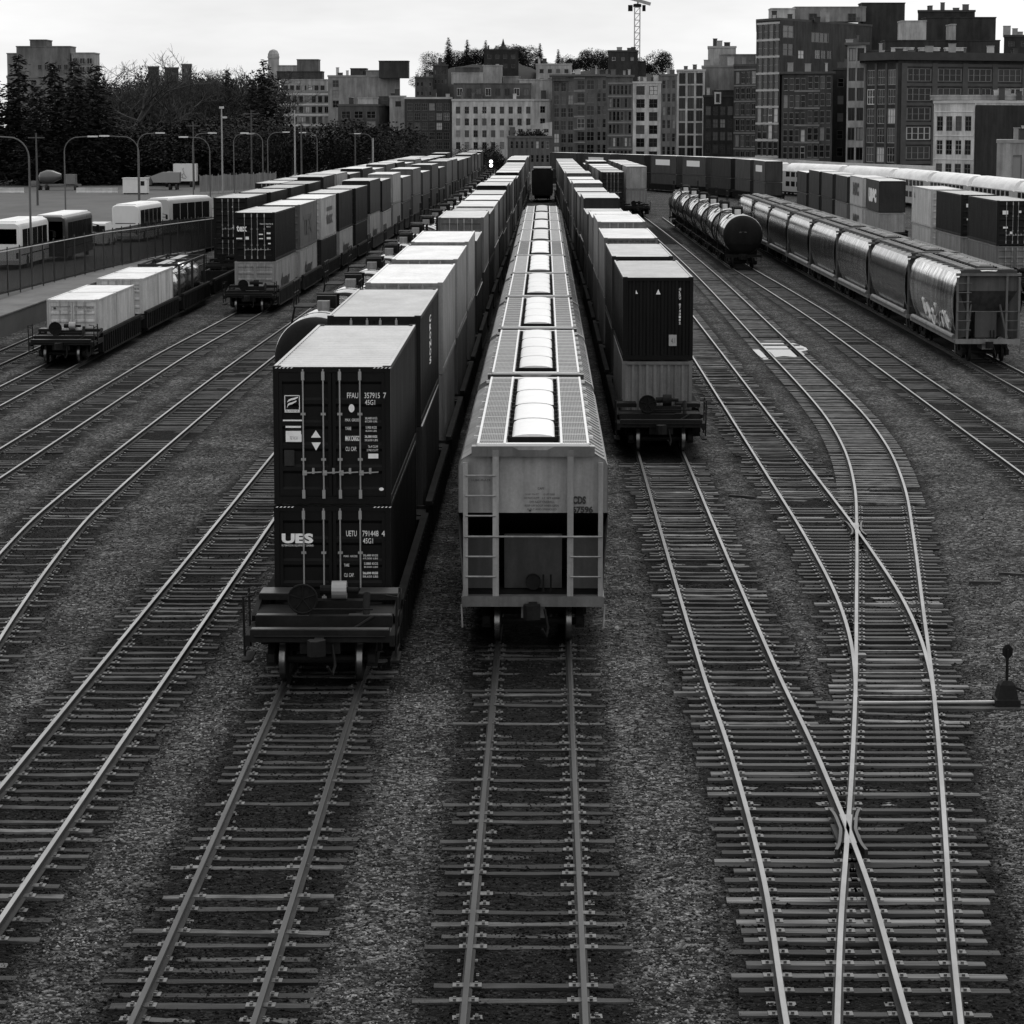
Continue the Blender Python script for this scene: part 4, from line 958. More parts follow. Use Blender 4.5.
    for i in range(nh):
        y0 = .95 + (L-1.9)*i/nh; y1 = y0 + (L-1.9)/nh - .34; c = MB()
        if style == 0:
            half_w = .46; secs = []
            for yq, q in ((y0, .86), (y0+.06, 1), ((y0+y1)/2-.03, 1.0), ((y0+y1)/2, .95), ((y0+y1)/2+.03, 1.0), (y1-.06, 1), (y1, .86)):
                secs.append([(half_w*math.cos(PI*k/10), yq, 4.3+.15*q*math.sin(PI*k/10)**.6) for k in range(11)])
            c.loft(secs)
            c.build("hatch_cover", M['lid'], t, smooth=50, color=.8)
        else:
            c.box(-.36, .36, y0, y1, 4.22, 4.4); c.loft([[(-.3, y0+.1, 4.4), (.3, y0+.1, 4.4), (.3, y1-.1, 4.4), (-.3, y1-.1, 4.4)], [(-.2, y0+.2, 4.47), (.2, y0+.2, 4.47), (.2, y1-.2, 4.47), (-.2, y1-.2, 4.47)]])
            c.build("hatch_cover", M['iron_light'], t)
    q = MB()
    for s in (-1, 1):
        for i in range(16): y = 1.1+(L-2.2)*i/15; q.box(*sorted((s*.46, s*.55)), y, y+.09, 4.22, 4.38)
        q.box(*sorted((s*.44, s*.47)), .9, L-.9, 4.22, 4.30)
    if style == 0:
        for i in range(nh): y0 = .95 + (L-1.9)*i/nh; q.box(-.5, .5, y0-.1, y0-.04, 4.27, 4.375)
    q.build("hatch_clamps", M['iron'], t)
    for yb in (1.55, L-1.55): bogie(t, yb, full)
    coupler(t, -.1, -1); 
    if full: coupler(t, L+.1, 1)
    return t
h0 = Proto(hopper_proto(15.5, True)); HN = 10; y = 58.7
for i in range(HN):
    p, rz, y1 = pose('hop', y, 17.0)
    rr = random.Random(40+i); tn = .32 + rr.uniform(-.06, .06)
    if i == 0: tn = .31
    o = h0.use("grey covered hopper car at the near end, numbered 67596" if i == 0 else "%s grey hopper car back in the middle train" % ORD[i], "grey hopper cars in the middle train", p, rz, {'body': tn, 'end_post': tn, 'underframe': tn*.4, 'ladder': .3, 'walkway': [.2,.24,.16,.2,.36,.05,.34,.36,.38,.36][i], 'hatch_cover': [.9,.8,.85,.8,.85,.9,.6,.7,.6,.45][i], 'end_beam': .12 if i == 0 else .03})
    if i == 0: nearh = o
    y = y1
lettering(nearh, [("CDS", .84, 1.12, 3.03, 3.20, .1, .05), ("67596", .83, 1.27, 2.84, 2.985, .1, .05), ("CAPY", -.02+.12, .24, 3.34, 3.39, .1), ("5,161 CU FT", -.16, .12, 3.22, 3.26, .1), ("LD LMT 223000", .22, .46, 3.22, 3.26, .1), ("DO NOT HUMP", -.19, .13, 3.14, 3.18, .1), ("LT WT 63000", .2, .56, 3.14, 3.18, .1), ("DO NOT OVERFILL", -.07, .46, 3.05, 3.10, .1), ("KEEP OFF ROOF WHEN OPEN", -.17, .54, 2.975, 3.02, .1), ("BUILT AND STENCILED", -.12, .5, 2.9, 2.94, .1), ("#", -.09, -.04, 2.87, 2.9, .1), ("LUBE PLATE", -1.4+.1, -.9, 3.52, 3.56, .1)], M['inked'])
h1 = Proto(hopper_proto(15.5, False, 1)); y = 130.0
RH = "line of shiny hopper cars"
for i in range(8):
    p, rz, y1 = pose('r5', y, 17.0)
    o_ = h1.use("brightest round-sided hopper car, at the near end of the shiny line" if i == 0 else "%s car of the line of shiny streaked hopper cars" % ORD[i], "shiny hopper cars", p, rz, {'body': [.9,.3,.5,.55,.4,.28,.45,.5][i], 'end_post': .12, 'underframe': .22, 'walkway': .05, 'walkway_edge': .16, 'ladder': .12})
    if i == 0:
        k = MB(); rg_ = random.Random(9)
        for q in range(7):
            yy = 2.6+q*1.25; zz = 1.75+rg_.uniform(-.15,.25); pr = None
            for a_ in range(7):
                cur = (-1.6, yy+.5*math.sin(a_*1.3+q), zz+.38*math.cos(a_*1.1+q*2))
                xs_ = -(1.46+ (cur[2]-1.7)*.18) - .03; cur = (min(xs_, -1.3), cur[1], cur[2])
                if pr: k.bar(pr, cur, .03, .11)
                pr = cur
        k.build("graffiti", M['letters'], o_)
    y = y1
# ------------------------------------------------------------------ tank cars
def tank_proto(L=13.6, full=True):
    t = thing("tank_car", "tank", "railway car"); r = 1.52; zc = 2.5
    b = MB(); dish = [(.02, 0), (.5, .02), (.95, .09), (1.25, .2), (1.44, .36), (1.5, .5)]
    b.lathe_y([(1.5, .62), (1.52, .7), (1.52, L-.7), (1.5, L-.62)], 0, zc, 48); b.build("tank", M['tank'], t, smooth=40, color=.02)
    for e in (0, 1):
        b = MB(); b.lathe_y([(q, (.12+y) if e == 0 else (L-.12-y)) for q, y in dish], 0, zc, 40); b.build("tank_head", M['iron'], t, smooth=40)
    g = MB()
    for y in (L*.2, L*.39, L*.61, L*.8): g.loft([[((r+q)*math.sin(2*PI*k/40), y+dy, zc+(r+q)*math.cos(2*PI*k/40)) for k in range(40)] for dy, q in ((-.05, .0), (-.05, .02), (.05, .02), (.05, 0))], caps=False)
    g.build("band", M['tank'], t, color=.01)
    d = MB(); d.lathe_z([(.42, 3.9), (.42, 4.42), (.45, 4.44), (.45, 4.5), (.1, 4.55)], 0, L/2, 20); d.box(-.36, .36, L/2-1.1, L/2-.5, 3.9, 4.46); d.build("manway", M['iron'], t)
    d = MB(); d.box(-.3, .15, L/2-1.75, L/2-1.2, 3.92, 4.3); d.build("valve_box", M['paint'], t, color=.7)
    pl = MB()
    for s in (-1, 1):
        pl.box(*sorted((s*.5, s*1.25)), L/2-1.1, L/2+1.1, 4.0, 4.05)
        for yy in (L/2-1.1, L/2, L/2+1.1): pl.tube([(s*1.25, yy, 4.0), (s*1.25, yy, 5.0)], .025, 6)
        pl.tube([(s*1.25, L/2-1.1, 5.0), (s*1.25, L/2+1.1, 5.0)], .025, 6); pl.tube([(s*1.25, L/2-1.1, 4.55), (s*1.25, L/2+1.1, 4.55)], .02, 6)
        pl.tube([(s*1.56, L/2-.25, 1.2), (s*1.6, L/2-.25, 2.5), (s*1.3, L/2-.25, 4.0)], .02, 6); pl.tube([(s*1.56, L/2+.25, 1.2), (s*1.6, L/2+.25, 2.5), (s*1.3, L/2+.25, 4.0)], .02, 6)
    pl.build("platform_rail", M['iron'], t)
    s_ = MB()
    for y0, y1 in ((-.1, 3.0), (L-3.0, L+.1)): s_.box(-.3, .3, y0, y1, .7, 1.1)
    for y0 in (-.1, L-.08): s_.box(-1.4, 1.4, y0, y0+.18, .85, 1.05); 
    for y0 in (2.1, L-2.3): s_.box(-1.2, 1.2, y0, y0+.25, .95, 1.6)
    for s in (-1, 1):
        for yy in (0, L): s_.tube([(s*1.35, yy, .5), (s*1.35, yy, 1.8)], .025, 6); s_.tube([(-1.35, 0, 1.8), (1.35, 0, 1.8)], .02, 6)
        s_.tube([(s*1.45, .1, 1.1), (s*1.45, L-.1, 1.1)], .03, 6)
    s_.build("underframe", M['iron'], t)
    for yb in (1.6, L-1.6): bogie(t, yb, full)
    coupler(t, -.1, -1)
    return t
tk = Proto(tank_proto(13.6, False))
y = 214
for i in range(6):
    p, rz, y1 = pose('r4', y, 14.8)
    o = tk.use("black tank car with its round end towards the viewer, nearest of the glossy tank line" if i == 0 else "%s tank car of the glossy black line right of the stacks" % ORD[i], "black tank cars", p, rz, {'tank': .018}); y = y1
    if i == 0: lettering(o, [("PROX 28964", -.55, .45, 3.02, 3.14, .2), ("DOT 111A100W1", -.3, .25, 2.7, 2.78, .13)], M['bars'])
y = 101.5
for i in range(20):
    p, rz, y1 = pose('l2', y, 14.9)
    tk.use("dark tank car half hidden behind the FFAU stack" if i == 0 else "%s tank car behind the train with the FFAU stack" % ORD[i], "black tank cars", p, rz, {'tank': .02 if i else .035, 'valve_box': .3}); y = y1
# a dark box car far up the hopper track
t = thing("box_car", "lone dark box car far up the middle track", "railway car", None, *[q for q in pose('hop', 396, 15)[:2]])
b = MB(); b.box(-1.5, 1.5, 0, 15, 1.05, 4.3); b.loft([[(-1.5, y, 4.3), (-.8, y, 4.55), (.8, y, 4.55), (1.5, y, 4.3)] for y in (0, 15)]); b.build("body", M['paint'], t, color=.012)
b = MB(); b.box(-1.3, 1.3, -.1, 0, 4.6, 4.75); b.box(-1.3, 1.3, 0, 15, 4.56, 4.62); b.build("roof", M['roof'], t, color=.45); b = MB(); b.box(-1.4, 1.4, -.15, 15.1, .8, 1.04); b.build("underframe", M['iron'], t); bogie(t, 2, False); bogie(t, 13, False)
# ------------------------------------------------------------------ commuter coaches
def coach_proto():
    t = thing("commuter_coach", "coach", "railway coach"); L = 25.4
    prof = [(-1.48,.5),(-1.48,3.6),(-1.35,4.1),(-1.05,4.5),(-.5,4.8),(.5,4.8),(1.05,4.5),(1.35,4.1),(1.48,3.6),(1.48,.5)]
    b = MB(); b.loft([[(x*q, y, .5+(z-.5)*(1 if q == 1 else .97)) for x, z in prof[:2]+prof[-2:]] for y, q in ((0,.96),(.4,1),(L-.4,1),(L,.96))]); b.build("body", M['vehicle'], t, color=.42)
    r = MB(); r.loft([[(x*q*1.005, y, z if q == 1 else z-.12) for x, z in prof[1:-1]] for y, q in ((1.3,.8),(2.1,1),(L-2.1,1),(L-1.3,.8))]); r.build("roof", M['roof'], t, smooth=50, color=.85)
    for i in range(9):
        y = 2.2+i*2.4
        for z in (1.3, 2.75):
            w_ = MB(); w_.box(-1.5, -1.47, y, y+1.7, z, z+.75); w_.build("window", M['glass'], t)
    u = MB(); u.box(-1.2, 1.2, .6, L-.6, .3, .5); u.build("underframe", M['iron'], t); bogie(t, 2.6, False); bogie(t, L-2.6, False)
    return t
cp = Proto(coach_proto()); y = 283
for i in range(7):
    p, rz, y1 = pose('r7', y, 25.9); cp.use("white round-roofed commuter coach, %s from the right-hand end of the row" % ORD[i], "white commuter coaches", p, rz); y = y1
# ------------------------------------------------------------------ buildings
def window_mesh(nx, nz, fr=.05):
    mb = MB(); mb.face([(0,.14,0),(1,.14,0),(1,.14,1),(0,.14,1)], 1)
    for x0, x1, z0, z1 in ((0,fr,0,1),(1-fr,1,0,1),(fr,1-fr,0,fr),(fr,1-fr,1-fr,1)): mb.box(x0, x1, .05, .13, z0, z1)
    for i in range(1, nx): mb.box(i/nx-fr*.4, i/nx+fr*.4, .07, .125, fr, 1-fr)
    for i in range(1, nz): mb.box(fr, 1-fr, .075, .12, i/nz-fr*.35, i/nz+fr*.35)
    return mb.mesh("window", [M['frame'], M['pane']])
WIN = {(a, b): window_mesh(a, b) for a in (1, 2, 3, 4) for b in (1, 2, 3)}
rb = random.Random(21)
def bld(name, label, pts, ytop, tone, fac=(), depth=16, roof=None, cornice=None, base=-2.0, cat="building", bands=None, roof_h=.5, ybase=None):
    """pts: the visible wall corners as (pixel x, distance); fac: one window layout per wall"""
    P = [at_y(px, ytop, D) for px, D in pts]; zt = P[0].z; P2 = [(p.x, p.y) for p in P]
    if ybase is not None: base = at_y(pts[0][0], ybase, pts[0][1]).z
    ox, oy = P2[0]; t = thing(name, label, cat, None, (ox, oy, 0)); W = MB(); Bd = MB()
    P2 = [(x-ox, y-oy) for x, y in P2]
    wins = 0
    for i in range(len(P2)-1):
        a, c = Vector((*P2[i], 0)), Vector((*P2[i+1], 0)); u = (c-a); L = u.length; u.normalize(); n = Vector((u.y, -u.x, 0))     # outward, towards the viewer
        D = (pts[i][1]+pts[i+1][1])/2; s = F/D; rz = math.atan2(u.y, u.x); holes = []
        Fc = fac[i] if i < len(fac) else None
        if Fc:
            for fc in (Fc if isinstance(Fc, list) else [Fc]):
                cols, rows = fc['cols'], fc['rows']; x0 = L*fc.get('x0', .04); x1 = L*fc.get('x1', .96); pit = (x1-x0)/cols
                zf = zt - (fc['y0']-ytop)/s; rp = fc['pitch']/s; ww = pit*fc.get('ww', .6); wh = rp*fc.get('wh', .6)
                for r in range(rows):
                    for q in range(cols):
                        if (r, q) in fc.get('no', ()): continue
                        wx = x0+pit*q+(pit-ww)/2; wz = zf-rp*r-wh
                        if wz < base+.3: continue
                        holes.append((wx, wx+ww, wz, wz+wh))
                        o = link("window", WIN[fc.get('win', (2, 2))], t, fc.get('frame', .12) * (1 if rb.random() > .06 else 3))
                        pos = a+u*wx; o.location = (pos.x, pos.y, wz); o.scale = (ww, 1, wh); o.rotation_euler = (0, 0, rz); wins += 1
                if fc.get('band'):
                    g = fc['band']
                    for r in range(rows+1):
                        zz = zf-rp*r+rp*(1-fc.get('wh', .6))/2
                        if zz < base+.5 or zz > zt: continue
                        q0 = a+u*(x0*.5)-n*.0; q1 = a+u*(L-x0*.5)
                        o_ = n*.1
                        Bd.raw([tuple(q0-o_*.5+Vector((0,0,zz-g/2))), tuple(q1-o_*.5+Vector((0,0,zz-g/2))), tuple(q1+o_+Vector((0,0,zz-g/2))), tuple(q0+o_+Vector((0,0,zz-g/2))), tuple(q0-o_*.5+Vector((0,0,zz+g/2))), tuple(q1-o_*.5+Vector((0,0,zz+g/2))), tuple(q1+o_+Vector((0,0,zz+g/2))), tuple(q0+o_+Vector((0,0,zz+g/2)))], [(0,1,2,3),(7,6,5,4),(3,2,6,7),(0,3,7,4),(1,5,6,2)])
                if fc.get('pier'):
                    g = fc['pier']
                    for q in range(cols+1):
                        xx = min(max(x0+pit*q, g/2), L-g/2); q0 = a+u*(xx-g/2); q1 = a+u*(xx+g/2); o_ = n*.16
                        Bd.raw([tuple(v+Vector((0,0,zq))) for zq in (base+.4, zt-.6) for v in (q0-n*.05, q1-n*.05, q1+o_, q0+o_)], [(0,1,2,3),(7,6,5,4),(3,2,6,7),(0,3,7,4),(1,5,6,2)])
        xs = sorted({0.0, L} | {round(v, 4) for h in holes for v in h[:2]}); zs = sorted({base, zt} | {round(v, 4) for h in holes for v in h[2:]})
        hs = [tuple(round(v, 4) for v in h) for h in holes]
        def pt(x, z, d=0.0): q = a+u*x-n*d; return (q.x, q.y, z)
        # merge solid cells along x to keep the mesh small
        for j in range(len(zs)-1):
            zc = (zs[j]+zs[j+1])/2; act = [h for h in hs if h[2] < zc < h[3]]; run = None
            for k in range(len(xs)-1):
                xc = (xs[k]+xs[k+1])/2; solid = not any(h[0] < xc < h[1] for h in act)
                if solid and run is None: run = xs[k]
                if not solid and run is not None: W.face([pt(run,zs[j]),pt(xs[k],zs[j]),pt(xs[k],zs[j+1]),pt(run,zs[j+1])]); run = None
            if run is not None: W.face([pt(run,zs[j]),pt(L,zs[j]),pt(L,zs[j+1]),pt(run,zs[j+1])])
        for h in hs:
            x0, x1, z0, z1 = h; d = .15
            W.face([pt(x0,z0),pt(x0,z1),pt(x0,z1,d),pt(x0,z0,d)][::-1]); W.face([pt(x1,z0),pt(x1,z1),pt(x1,z1,d),pt(x1,z0,d)])
            W.face([pt(x0,z0),pt(x1,z0),pt(x1,z0,d),pt(x0,z0,d)][::-1]); W.face([pt(x0,z1),pt(x1,z1),pt(x1,z1,d),pt(x0,z1,d)])
    yb_ = max(p[1] for p in P2)+depth; k0, k1 = (oy+yb_)/(oy+P2[0][1]), (oy+yb_)/(oy+P2[-1][1])
    b0 = ((ox+P2[-1][0])*(k1*1.002 if pts[-1][0] < 545 else 1)-ox, yb_); b1 = ((ox+P2[0][0])*(k0*1.002 if pts[0][0] > 545 else 1)-ox, yb_)
    loop = P2+[b0, b1]
    for (xa, ya), (xb, yb) in ((P2[-1], b0), (b0, b1), (b1, P2[0])): W.face([(xa,ya,base),(xb,yb,base),(xb,yb,zt),(xa,ya,zt)])
    W.build("wall", M['wall'], t, color=tone)
    cx = sum(p[0] for p in loop)/len(loop); cy = sum(p[1] for p in loop)/len(loop)
    def grow(e): return [(cx+(x-cx)*(1+e/max(1, abs(x-cx)))if abs(x-cx) > .01 else x, cy+(y-cy)*(1+e/max(1, abs(y-cy))) if abs(y-cy) > .01 else y) for x, y in loop]
    R = MB(); g = grow(.15 if not cornice else cornice); R.loft([[(x, y, zt+.002) for x, y in g], [(x, y, zt+roof_h) for x, y in g]]); R.build("roof", M['trim'], t, color=tone*.8 if roof is None else roof)
    D0 = pts[0][1]; s0 = F/D0; wpx = pts[-1][0]-pts[0][0]
    if cat == 'building' and wpx > 14:
        for q in range(2+int(wpx/18)):
            a = at_y(pts[0][0]+rb.uniform(.08,.92)*wpx, ytop, D0+rb.uniform(2.5, 9)); hh = rb.uniform(.5, 2.2); ww = rb.uniform(.4, 1.6); v = MB(); v.box(a.x-ox-ww/2, a.x-ox+ww/2, a.y-oy-ww*.4, a.y-oy+ww*.4, zt+.1, zt+roof_h+hh); v.box(a.x-ox-ww/2-.08, a.x-ox+ww/2+.08, a.y-oy-ww*.4-.08, a.y-oy+ww*.4+.08, zt+roof_h+hh, zt+roof_h+hh+.12); v.build(rb.choice(["roof_vent", "chimney"]), M['trim'], t, color=rb.choice([.04,.1,.3,.45]))
    if Bd.f: Bd.build("wall_trim", M['trim'], t, color=bands if bands is not None else tone*1.5)
    return t
def block(t, px0, px1, y0, y1, D, tone, name="roof_block", depth=8):
    """a block standing on a building's roof, as a part of it"""
    a = at_y(px0, y1, D); c = at_y(px1, y0, D); l = t.location; b = MB()
    b.box(a.x-l.x, c.x-l.x, D-l.y, D-l.y+depth, a.z, c.z); b.box(a.x-l.x-.12, c.x-l.x+.12, D-l.y-.12, D-l.y+depth+.1, c.z, c.z+.25)
    return b.build(name, M['wall'], t, color=tone)
W_ = dict
# far left, behind the trees
t = bld("apartment_tower", "stepped apartment block rising behind the tall conifers", [(7,650),(97,650)], 78, .2, [W_(cols=9, rows=4, y0=80, pitch=9, ww=.6, wh=.55)])
block(t, 17, 70, 47, 78, 651, .18, "upper_storeys"); block(t, 30, 46, 40.5, 47, 653, .12); block(t, 7.5, 17, 54, 78, 652, .25, "upper_storeys"); block(t, 72, 94, 53.5, 78, 650.5, .34, "upper_storeys")
for q in range(3):
    for r in range(2):
        a = at_y(72.8+q*7.2, 64+r*8.5, 650.4); o = link("window", WIN[(2,1)], t, .3); o.location = (a.x-t.location.x, -.05, a.z); o.scale = (1.2, 1, 1.35)
for q in range(5):
    a = at_y(38+q*6.5, 70, 650.9); o = link("window", WIN[(2,1)], t, .2); o.location = (a.x-t.location.x, .82, a.z); o.scale = (.9, 1, 1.3)
for i, (a, b, y, g) in enumerate(((148,159,68,.07),(164.5,178.5,69,.07),(181.5,191.5,65.5,.13))):
    bld("distant_block", ["small dark distant block just beyond the bare tree", "square dark distant block, second of the three between the trees", "narrow grey distant tower, rightmost of the three between the trees"][i], [(a,800),(b,800)], y, g, [W_(cols=3, rows=2, y0=y+3, pitch=8, ww=.5, wh=.5, win=(1,1))])
t = bld("hotel", "pale hotel with rows of balconies and a setback dark roof, left of the blank wall", [(270,800),(332,800)], 93, .3, [W_(cols=9, rows=7, y0=96, pitch=10.2, ww=.62, wh=.62, band=.5, win=(2,1), frame=.05)], bands=.55)
block(t, 281, 327, 80, 93, 803, .36, "upper_storeys"); block(t, 277, 322, 72, 80, 806, .06, "mansard_roof"); block(t, 297, 318, 60, 72, 808, .13); block(t, 278, 297, 66, 72, 810, .4)
for q in range(7):
    a = at_y(284+q*6.1, 90, 802.9); o = link("window", WIN[(2,1)], t, .05); o.location = (a.x-t.location.x, 2.83, a.z); o.scale = (1.1, 1, 1.3)
t = bld("round_tower", "pale rounded distant tower beside the big conifer", [(268,860),(279,860)], 58, .4, []); k = MB(); a = at_y(273.5, 58, 864); l = t.location; k.lathe_z([(1.7, a.z), (1.7, a.z+1.2), (1.2, a.z+2.2), (.3, a.z+2.6)], a.x-l.x, 4, 20); k.build("dome", M['wall'], t, color=.4)
t = bld("blank_walled_building", "grey building with a blank wall and dark rooftop boxes", [(328,780),(400,780)], 77, .3, [W_(cols=1, rows=3, y0=80, pitch=10, x0=.05, x1=.16, ww=.8, wh=.7)]); block(t, 379, 408, 61.5, 78, 776, .05); block(t, 350.5, 366, 69, 76.5, 784, .06); block(t, 366, 381, 71, 76.5, 783, .3)
t = bld("brick_building", "mid grey brick building with arched-bay windows under the blank wall", [(338,740),(379,740),(391,748)], 106, .09, [W_(cols=3, rows=5, y0=111, pitch=9.8, ww=.72, wh=.72, win=(2,2))]); block(t, 358, 378, 98.5, 106, 742, .45); block(t, 379, 390, 97, 106, 744, .08)
bld("narrow_building", "narrow pale building with one small dark window", [(389.5,738),(406,738)], 97.5, .36, [W_(cols=1, rows=1, y0=101, pitch=7, x0=.3, x1=.75, ww=.8, wh=.8, win=(1,1))])
bld("dark_gridded_building", "dark building with a faint grid of windows left of the white apartments", [(404.5,732),(452,732)], 99, .055, [W_(cols=6, rows=5, y0=103, pitch=9.5, ww=.8, wh=.78, win=(3,2), frame=.12)], roof=.4)
t = bld("white_apartments", "white apartment building with four rows of paired windows", [(452,720),(533.5,720),(552,724)], 101, .55, [[W_(cols=9, rows=4, y0=106.5, pitch=11.6, ww=.5, wh=.6, frame=.1, x0=.02, x1=.99)], W_(cols=1, rows=3, y0=106, pitch=12, ww=.3, wh=.55)])
block(t, 454, 531, 84, 100, 728, .1, "setback_storey"); block(t, 451.5, 483, 73.5, 84, 731, .38, "penthouse"); block(t, 483, 502, 66, 84, 731, .34, "penthouse"); block(t, 455, 479, 68, 73.5, 733, .1, "penthouse"); block(t, 519, 556, 80, 101, 730, .45, "rear_wing"); block(t, 503, 520, 77, 84, 733, .3, "penthouse")
for q in range(8):
    a = at_y(457+q*9.5, 96, 727.9); o = link("window", WIN[(2,1)], t, .05 if q % 3 else .5); o.location = (a.x-t.location.x, 7.85, a.z); o.scale = (1.4, 1, 2.0)
for i, (a, b, y, g) in enumerate(((415,433,78,.08),(433,448,66,.055),(484,518.5,50.5,.035),(536,572,65,.42))):
    bld("distant_block", ["low dark distant block behind the dark gridded building", "dark distant block left of the hill trees", "big dark block on the wooded hill above the white apartments", "pale sloping roofed hall right of the hill trees"][i], [(a,900+i*8),(b,900+i*8)], y, g, [W_(cols=4, rows=2, y0=y+4, pitch=9, ww=.5, wh=.45, win=(1,1))])
t = bld("low_brick_building", "low grey brick building with a pale sloping penthouse and roof planters", [(507.5,690),(552,690)], 138, .14, [W_(cols=8, rows=3, y0=141, pitch=13.5, ww=.5, wh=.55, win=(1,2))])
k = MB(); l = t.location; A_ = at_y(515, 138, 694); z1, z2 = at_y(515, 127, 694).z, at_y(552, 122, 694).z; B_ = at_y(552, 138, 694)
k.loft([[(A_.x-l.x, y, A_.z), (B_.x-l.x, y, A_.z), (B_.x-l.x, y, z2), (A_.x-l.x, y, z1)] for y in (4, 12)]); k.build("penthouse", M['wall'], t, color=.5)
for q in range(4): a = at_y(518+q*8.6, 132.5, 693.9); o = link("window", WIN[(2,1)], t, .3); o.location = (a.x-l.x, 3.85, a.z); o.scale = (1.2, 1, .9)
for q in range(3):
    k = MB(); a = at_y(522+q*9, 138, 691.2)
    for j in range(140): c = Vector((rb.gauss(0,.7), rb.gauss(0,.3), abs(rb.gauss(0,.5)))); r = .22; d1 = Vector((rb.gauss(0,1),rb.gauss(0,1),rb.gauss(0,1))).normalized()*r; d2 = d1.orthogonal().normalized()*r; k.face([c-d1, c+d2, c+d1, c-d2])
    o = k.build("planter_shrub", M['leaves'], t); o.location = (a.x-l.x, 1.0, a.z+.5)
# centre right terrace
t = bld("balcony_building", "grey loft building with tall dark balcony bays, left end of the brick terrace", [(552,722),(607.5,716)], 76.5, .12, [[W_(cols=3, rows=6, y0=82, pitch=12.6, x0=.02, x1=.4, ww=.72, wh=.76, win=(2,2)), W_(cols=2, rows=6, y0=80, pitch=12.6, x0=.44, x1=.78, ww=.8, wh=.76, win=(2,2)), W_(cols=2, rows=6, y0=80, pitch=12.6, x0=.8, x1=.99, ww=.6, wh=.72, win=(1,2), band=.35)]], cornice=.7, bands=.22); block(t, 553, 569, 78, 81, 720, .1)
bld("arched_brick_building", "brick warehouse with rows of six narrow arched windows", [(607.5,716),(633,714)], 77, .13, [W_(cols=6, rows=6, y0=85, pitch=12.8, ww=.6, wh=.72, win=(1,2), band=.4, frame=.06)], bands=.2, cornice=.4)
bld("white_framed_building", "white framed building with two columns of big dark windows", [(633,714),(661,711)], 83.5, .6, [W_(cols=2, rows=6, y0=86, pitch=12.8, ww=.66, wh=.68, win=(2,2), frame=.05)])
bld("slim_brick_building", "slim grey brick building between the white frame and the striped one", [(661,711),(677,709)], 76, .17, [W_(cols=3, rows=6, y0=80, pitch=13, ww=.6, wh=.65, win=(1,2))])
bld("striped_building", "building with three tall dark strips between pale pilasters", [(677,709),(705,705)], 71.5, .5, [W_(cols=3, rows=7, y0=73, pitch=12.2, ww=.76, wh=.88, win=(2,1), frame=.03)])
t = bld("rooftop_house", "dark gabled house standing above the arched warehouse roofs", [(608,770),(638,770)], 52, .045, [W_(cols=3, rows=1, y0=57, pitch=7, ww=.35, wh=.5, win=(1,1), frame=.3)]); block(t, 628, 646, 62, 76, 772, .05)
bld("blank_grey_building", "pale blank-sided building behind the small black house", [(702,712),(735,712)], 67.5, .3, []); 
t = bld("small_black_building", "small black building with one white-edged window", [(703.5,692),(735,692)], 97, .035, [[W_(cols=4, rows=4, y0=106, pitch=12.5, ww=.7, wh=.7, win=(2,2), frame=.03)]]); block(t, 714.5, 734, 91, 98, 694, .05); k = MB(); a = at_y(714.5, 104, 691.5); k.box(a.x-t.location.x, a.x-t.location.x+1.6, -.35, 0, a.z, a.z+2.9); k.build("bay_window", M['trim'], t, color=.6)
o = link("window", WIN[(1,1)], t, .05); o.location = (a.x-t.location.x+.35, -.52, a.z+.4); o.scale = (.9,1,2.1)
bld("dark_loft_building", "dark brick loft building left of the tall corner tower", [(734,690),(757.5,680)], 66.5, .06, [W_(cols=4, rows=6, y0=72, pitch=15.5, ww=.68, wh=.74, win=(2,2), frame=.16, band=.35)], bands=.16)
t = bld("pale_roof_hut", "pale rooftop plant hut above the blank grey building", [(708,730),(736,730)], 48, .45, []); block(t, 721, 756, 55, 70, 726, .3)
t = bld("corner_tower", "tallest brick corner tower with a pale penthouse and a gridded narrow front", [(756.5,655),(780.5,645),(872,690)], 21.5, .06, [W_(cols=4, rows=8, y0=25, pitch=16.3, ww=.74, wh=.88, win=(1,2), frame=.2, band=.45), [W_(cols=1, rows=2, y0=26, pitch=17, x0=.02, x1=.15, ww=.9, wh=.7, frame=.03), W_(cols=1, rows=1, y0=31, pitch=10, x0=.32, x1=.52, ww=.95, wh=.95, win=(4,1)), W_(cols=3, rows=1, y0=48, pitch=10, x0=.36, x1=.56, ww=.8, wh=.8), W_(cols=1, rows=1, y0=49, pitch=10, x0=.18, x1=.26, ww=.8, wh=.8)]], bands=.42, depth=40)
block(t, 771, 795, 9, 21, 690, .5, "penthouse"); block(t, 795, 866, 7.5, 21.5, 692, .26, "penthouse"); block(t, 861, 905, 3.5, 64, 697, .045, "rear_block")
for px, D_ in ((809, 691.9), (848, 691.9)): a = at_y(px, 21, D_); o = link("window", WIN[(2,2)], t, .05); o.location = (a.x-t.location.x, D_-t.location.y-.15, a.z); o.scale = (1.9, 1, 1.8)
bld("low_loft_front", "gridded brick loft front standing before the tall corner tower", [(782,632),(833,628)], 74, .08, [[W_(cols=4, rows=5, y0=78, pitch=16.8, x0=.02, x1=.48, ww=.7, wh=.74, win=(1,2), frame=.22), W_(cols=4, rows=5, y0=76, pitch=16.8, x0=.5, x1=.98, ww=.72, wh=.76, win=(1,2), frame=.2, band=.4)]], cornice=.5, bands=.2)
bld("gabled_brick_house", "narrow dark brick building with a faint gable between the lofts", [(833,640),(849,640)], 70, .045, [W_(cols=1, rows=5, y0=78, pitch=17, ww=.4, wh=.5, win=(1,2))])
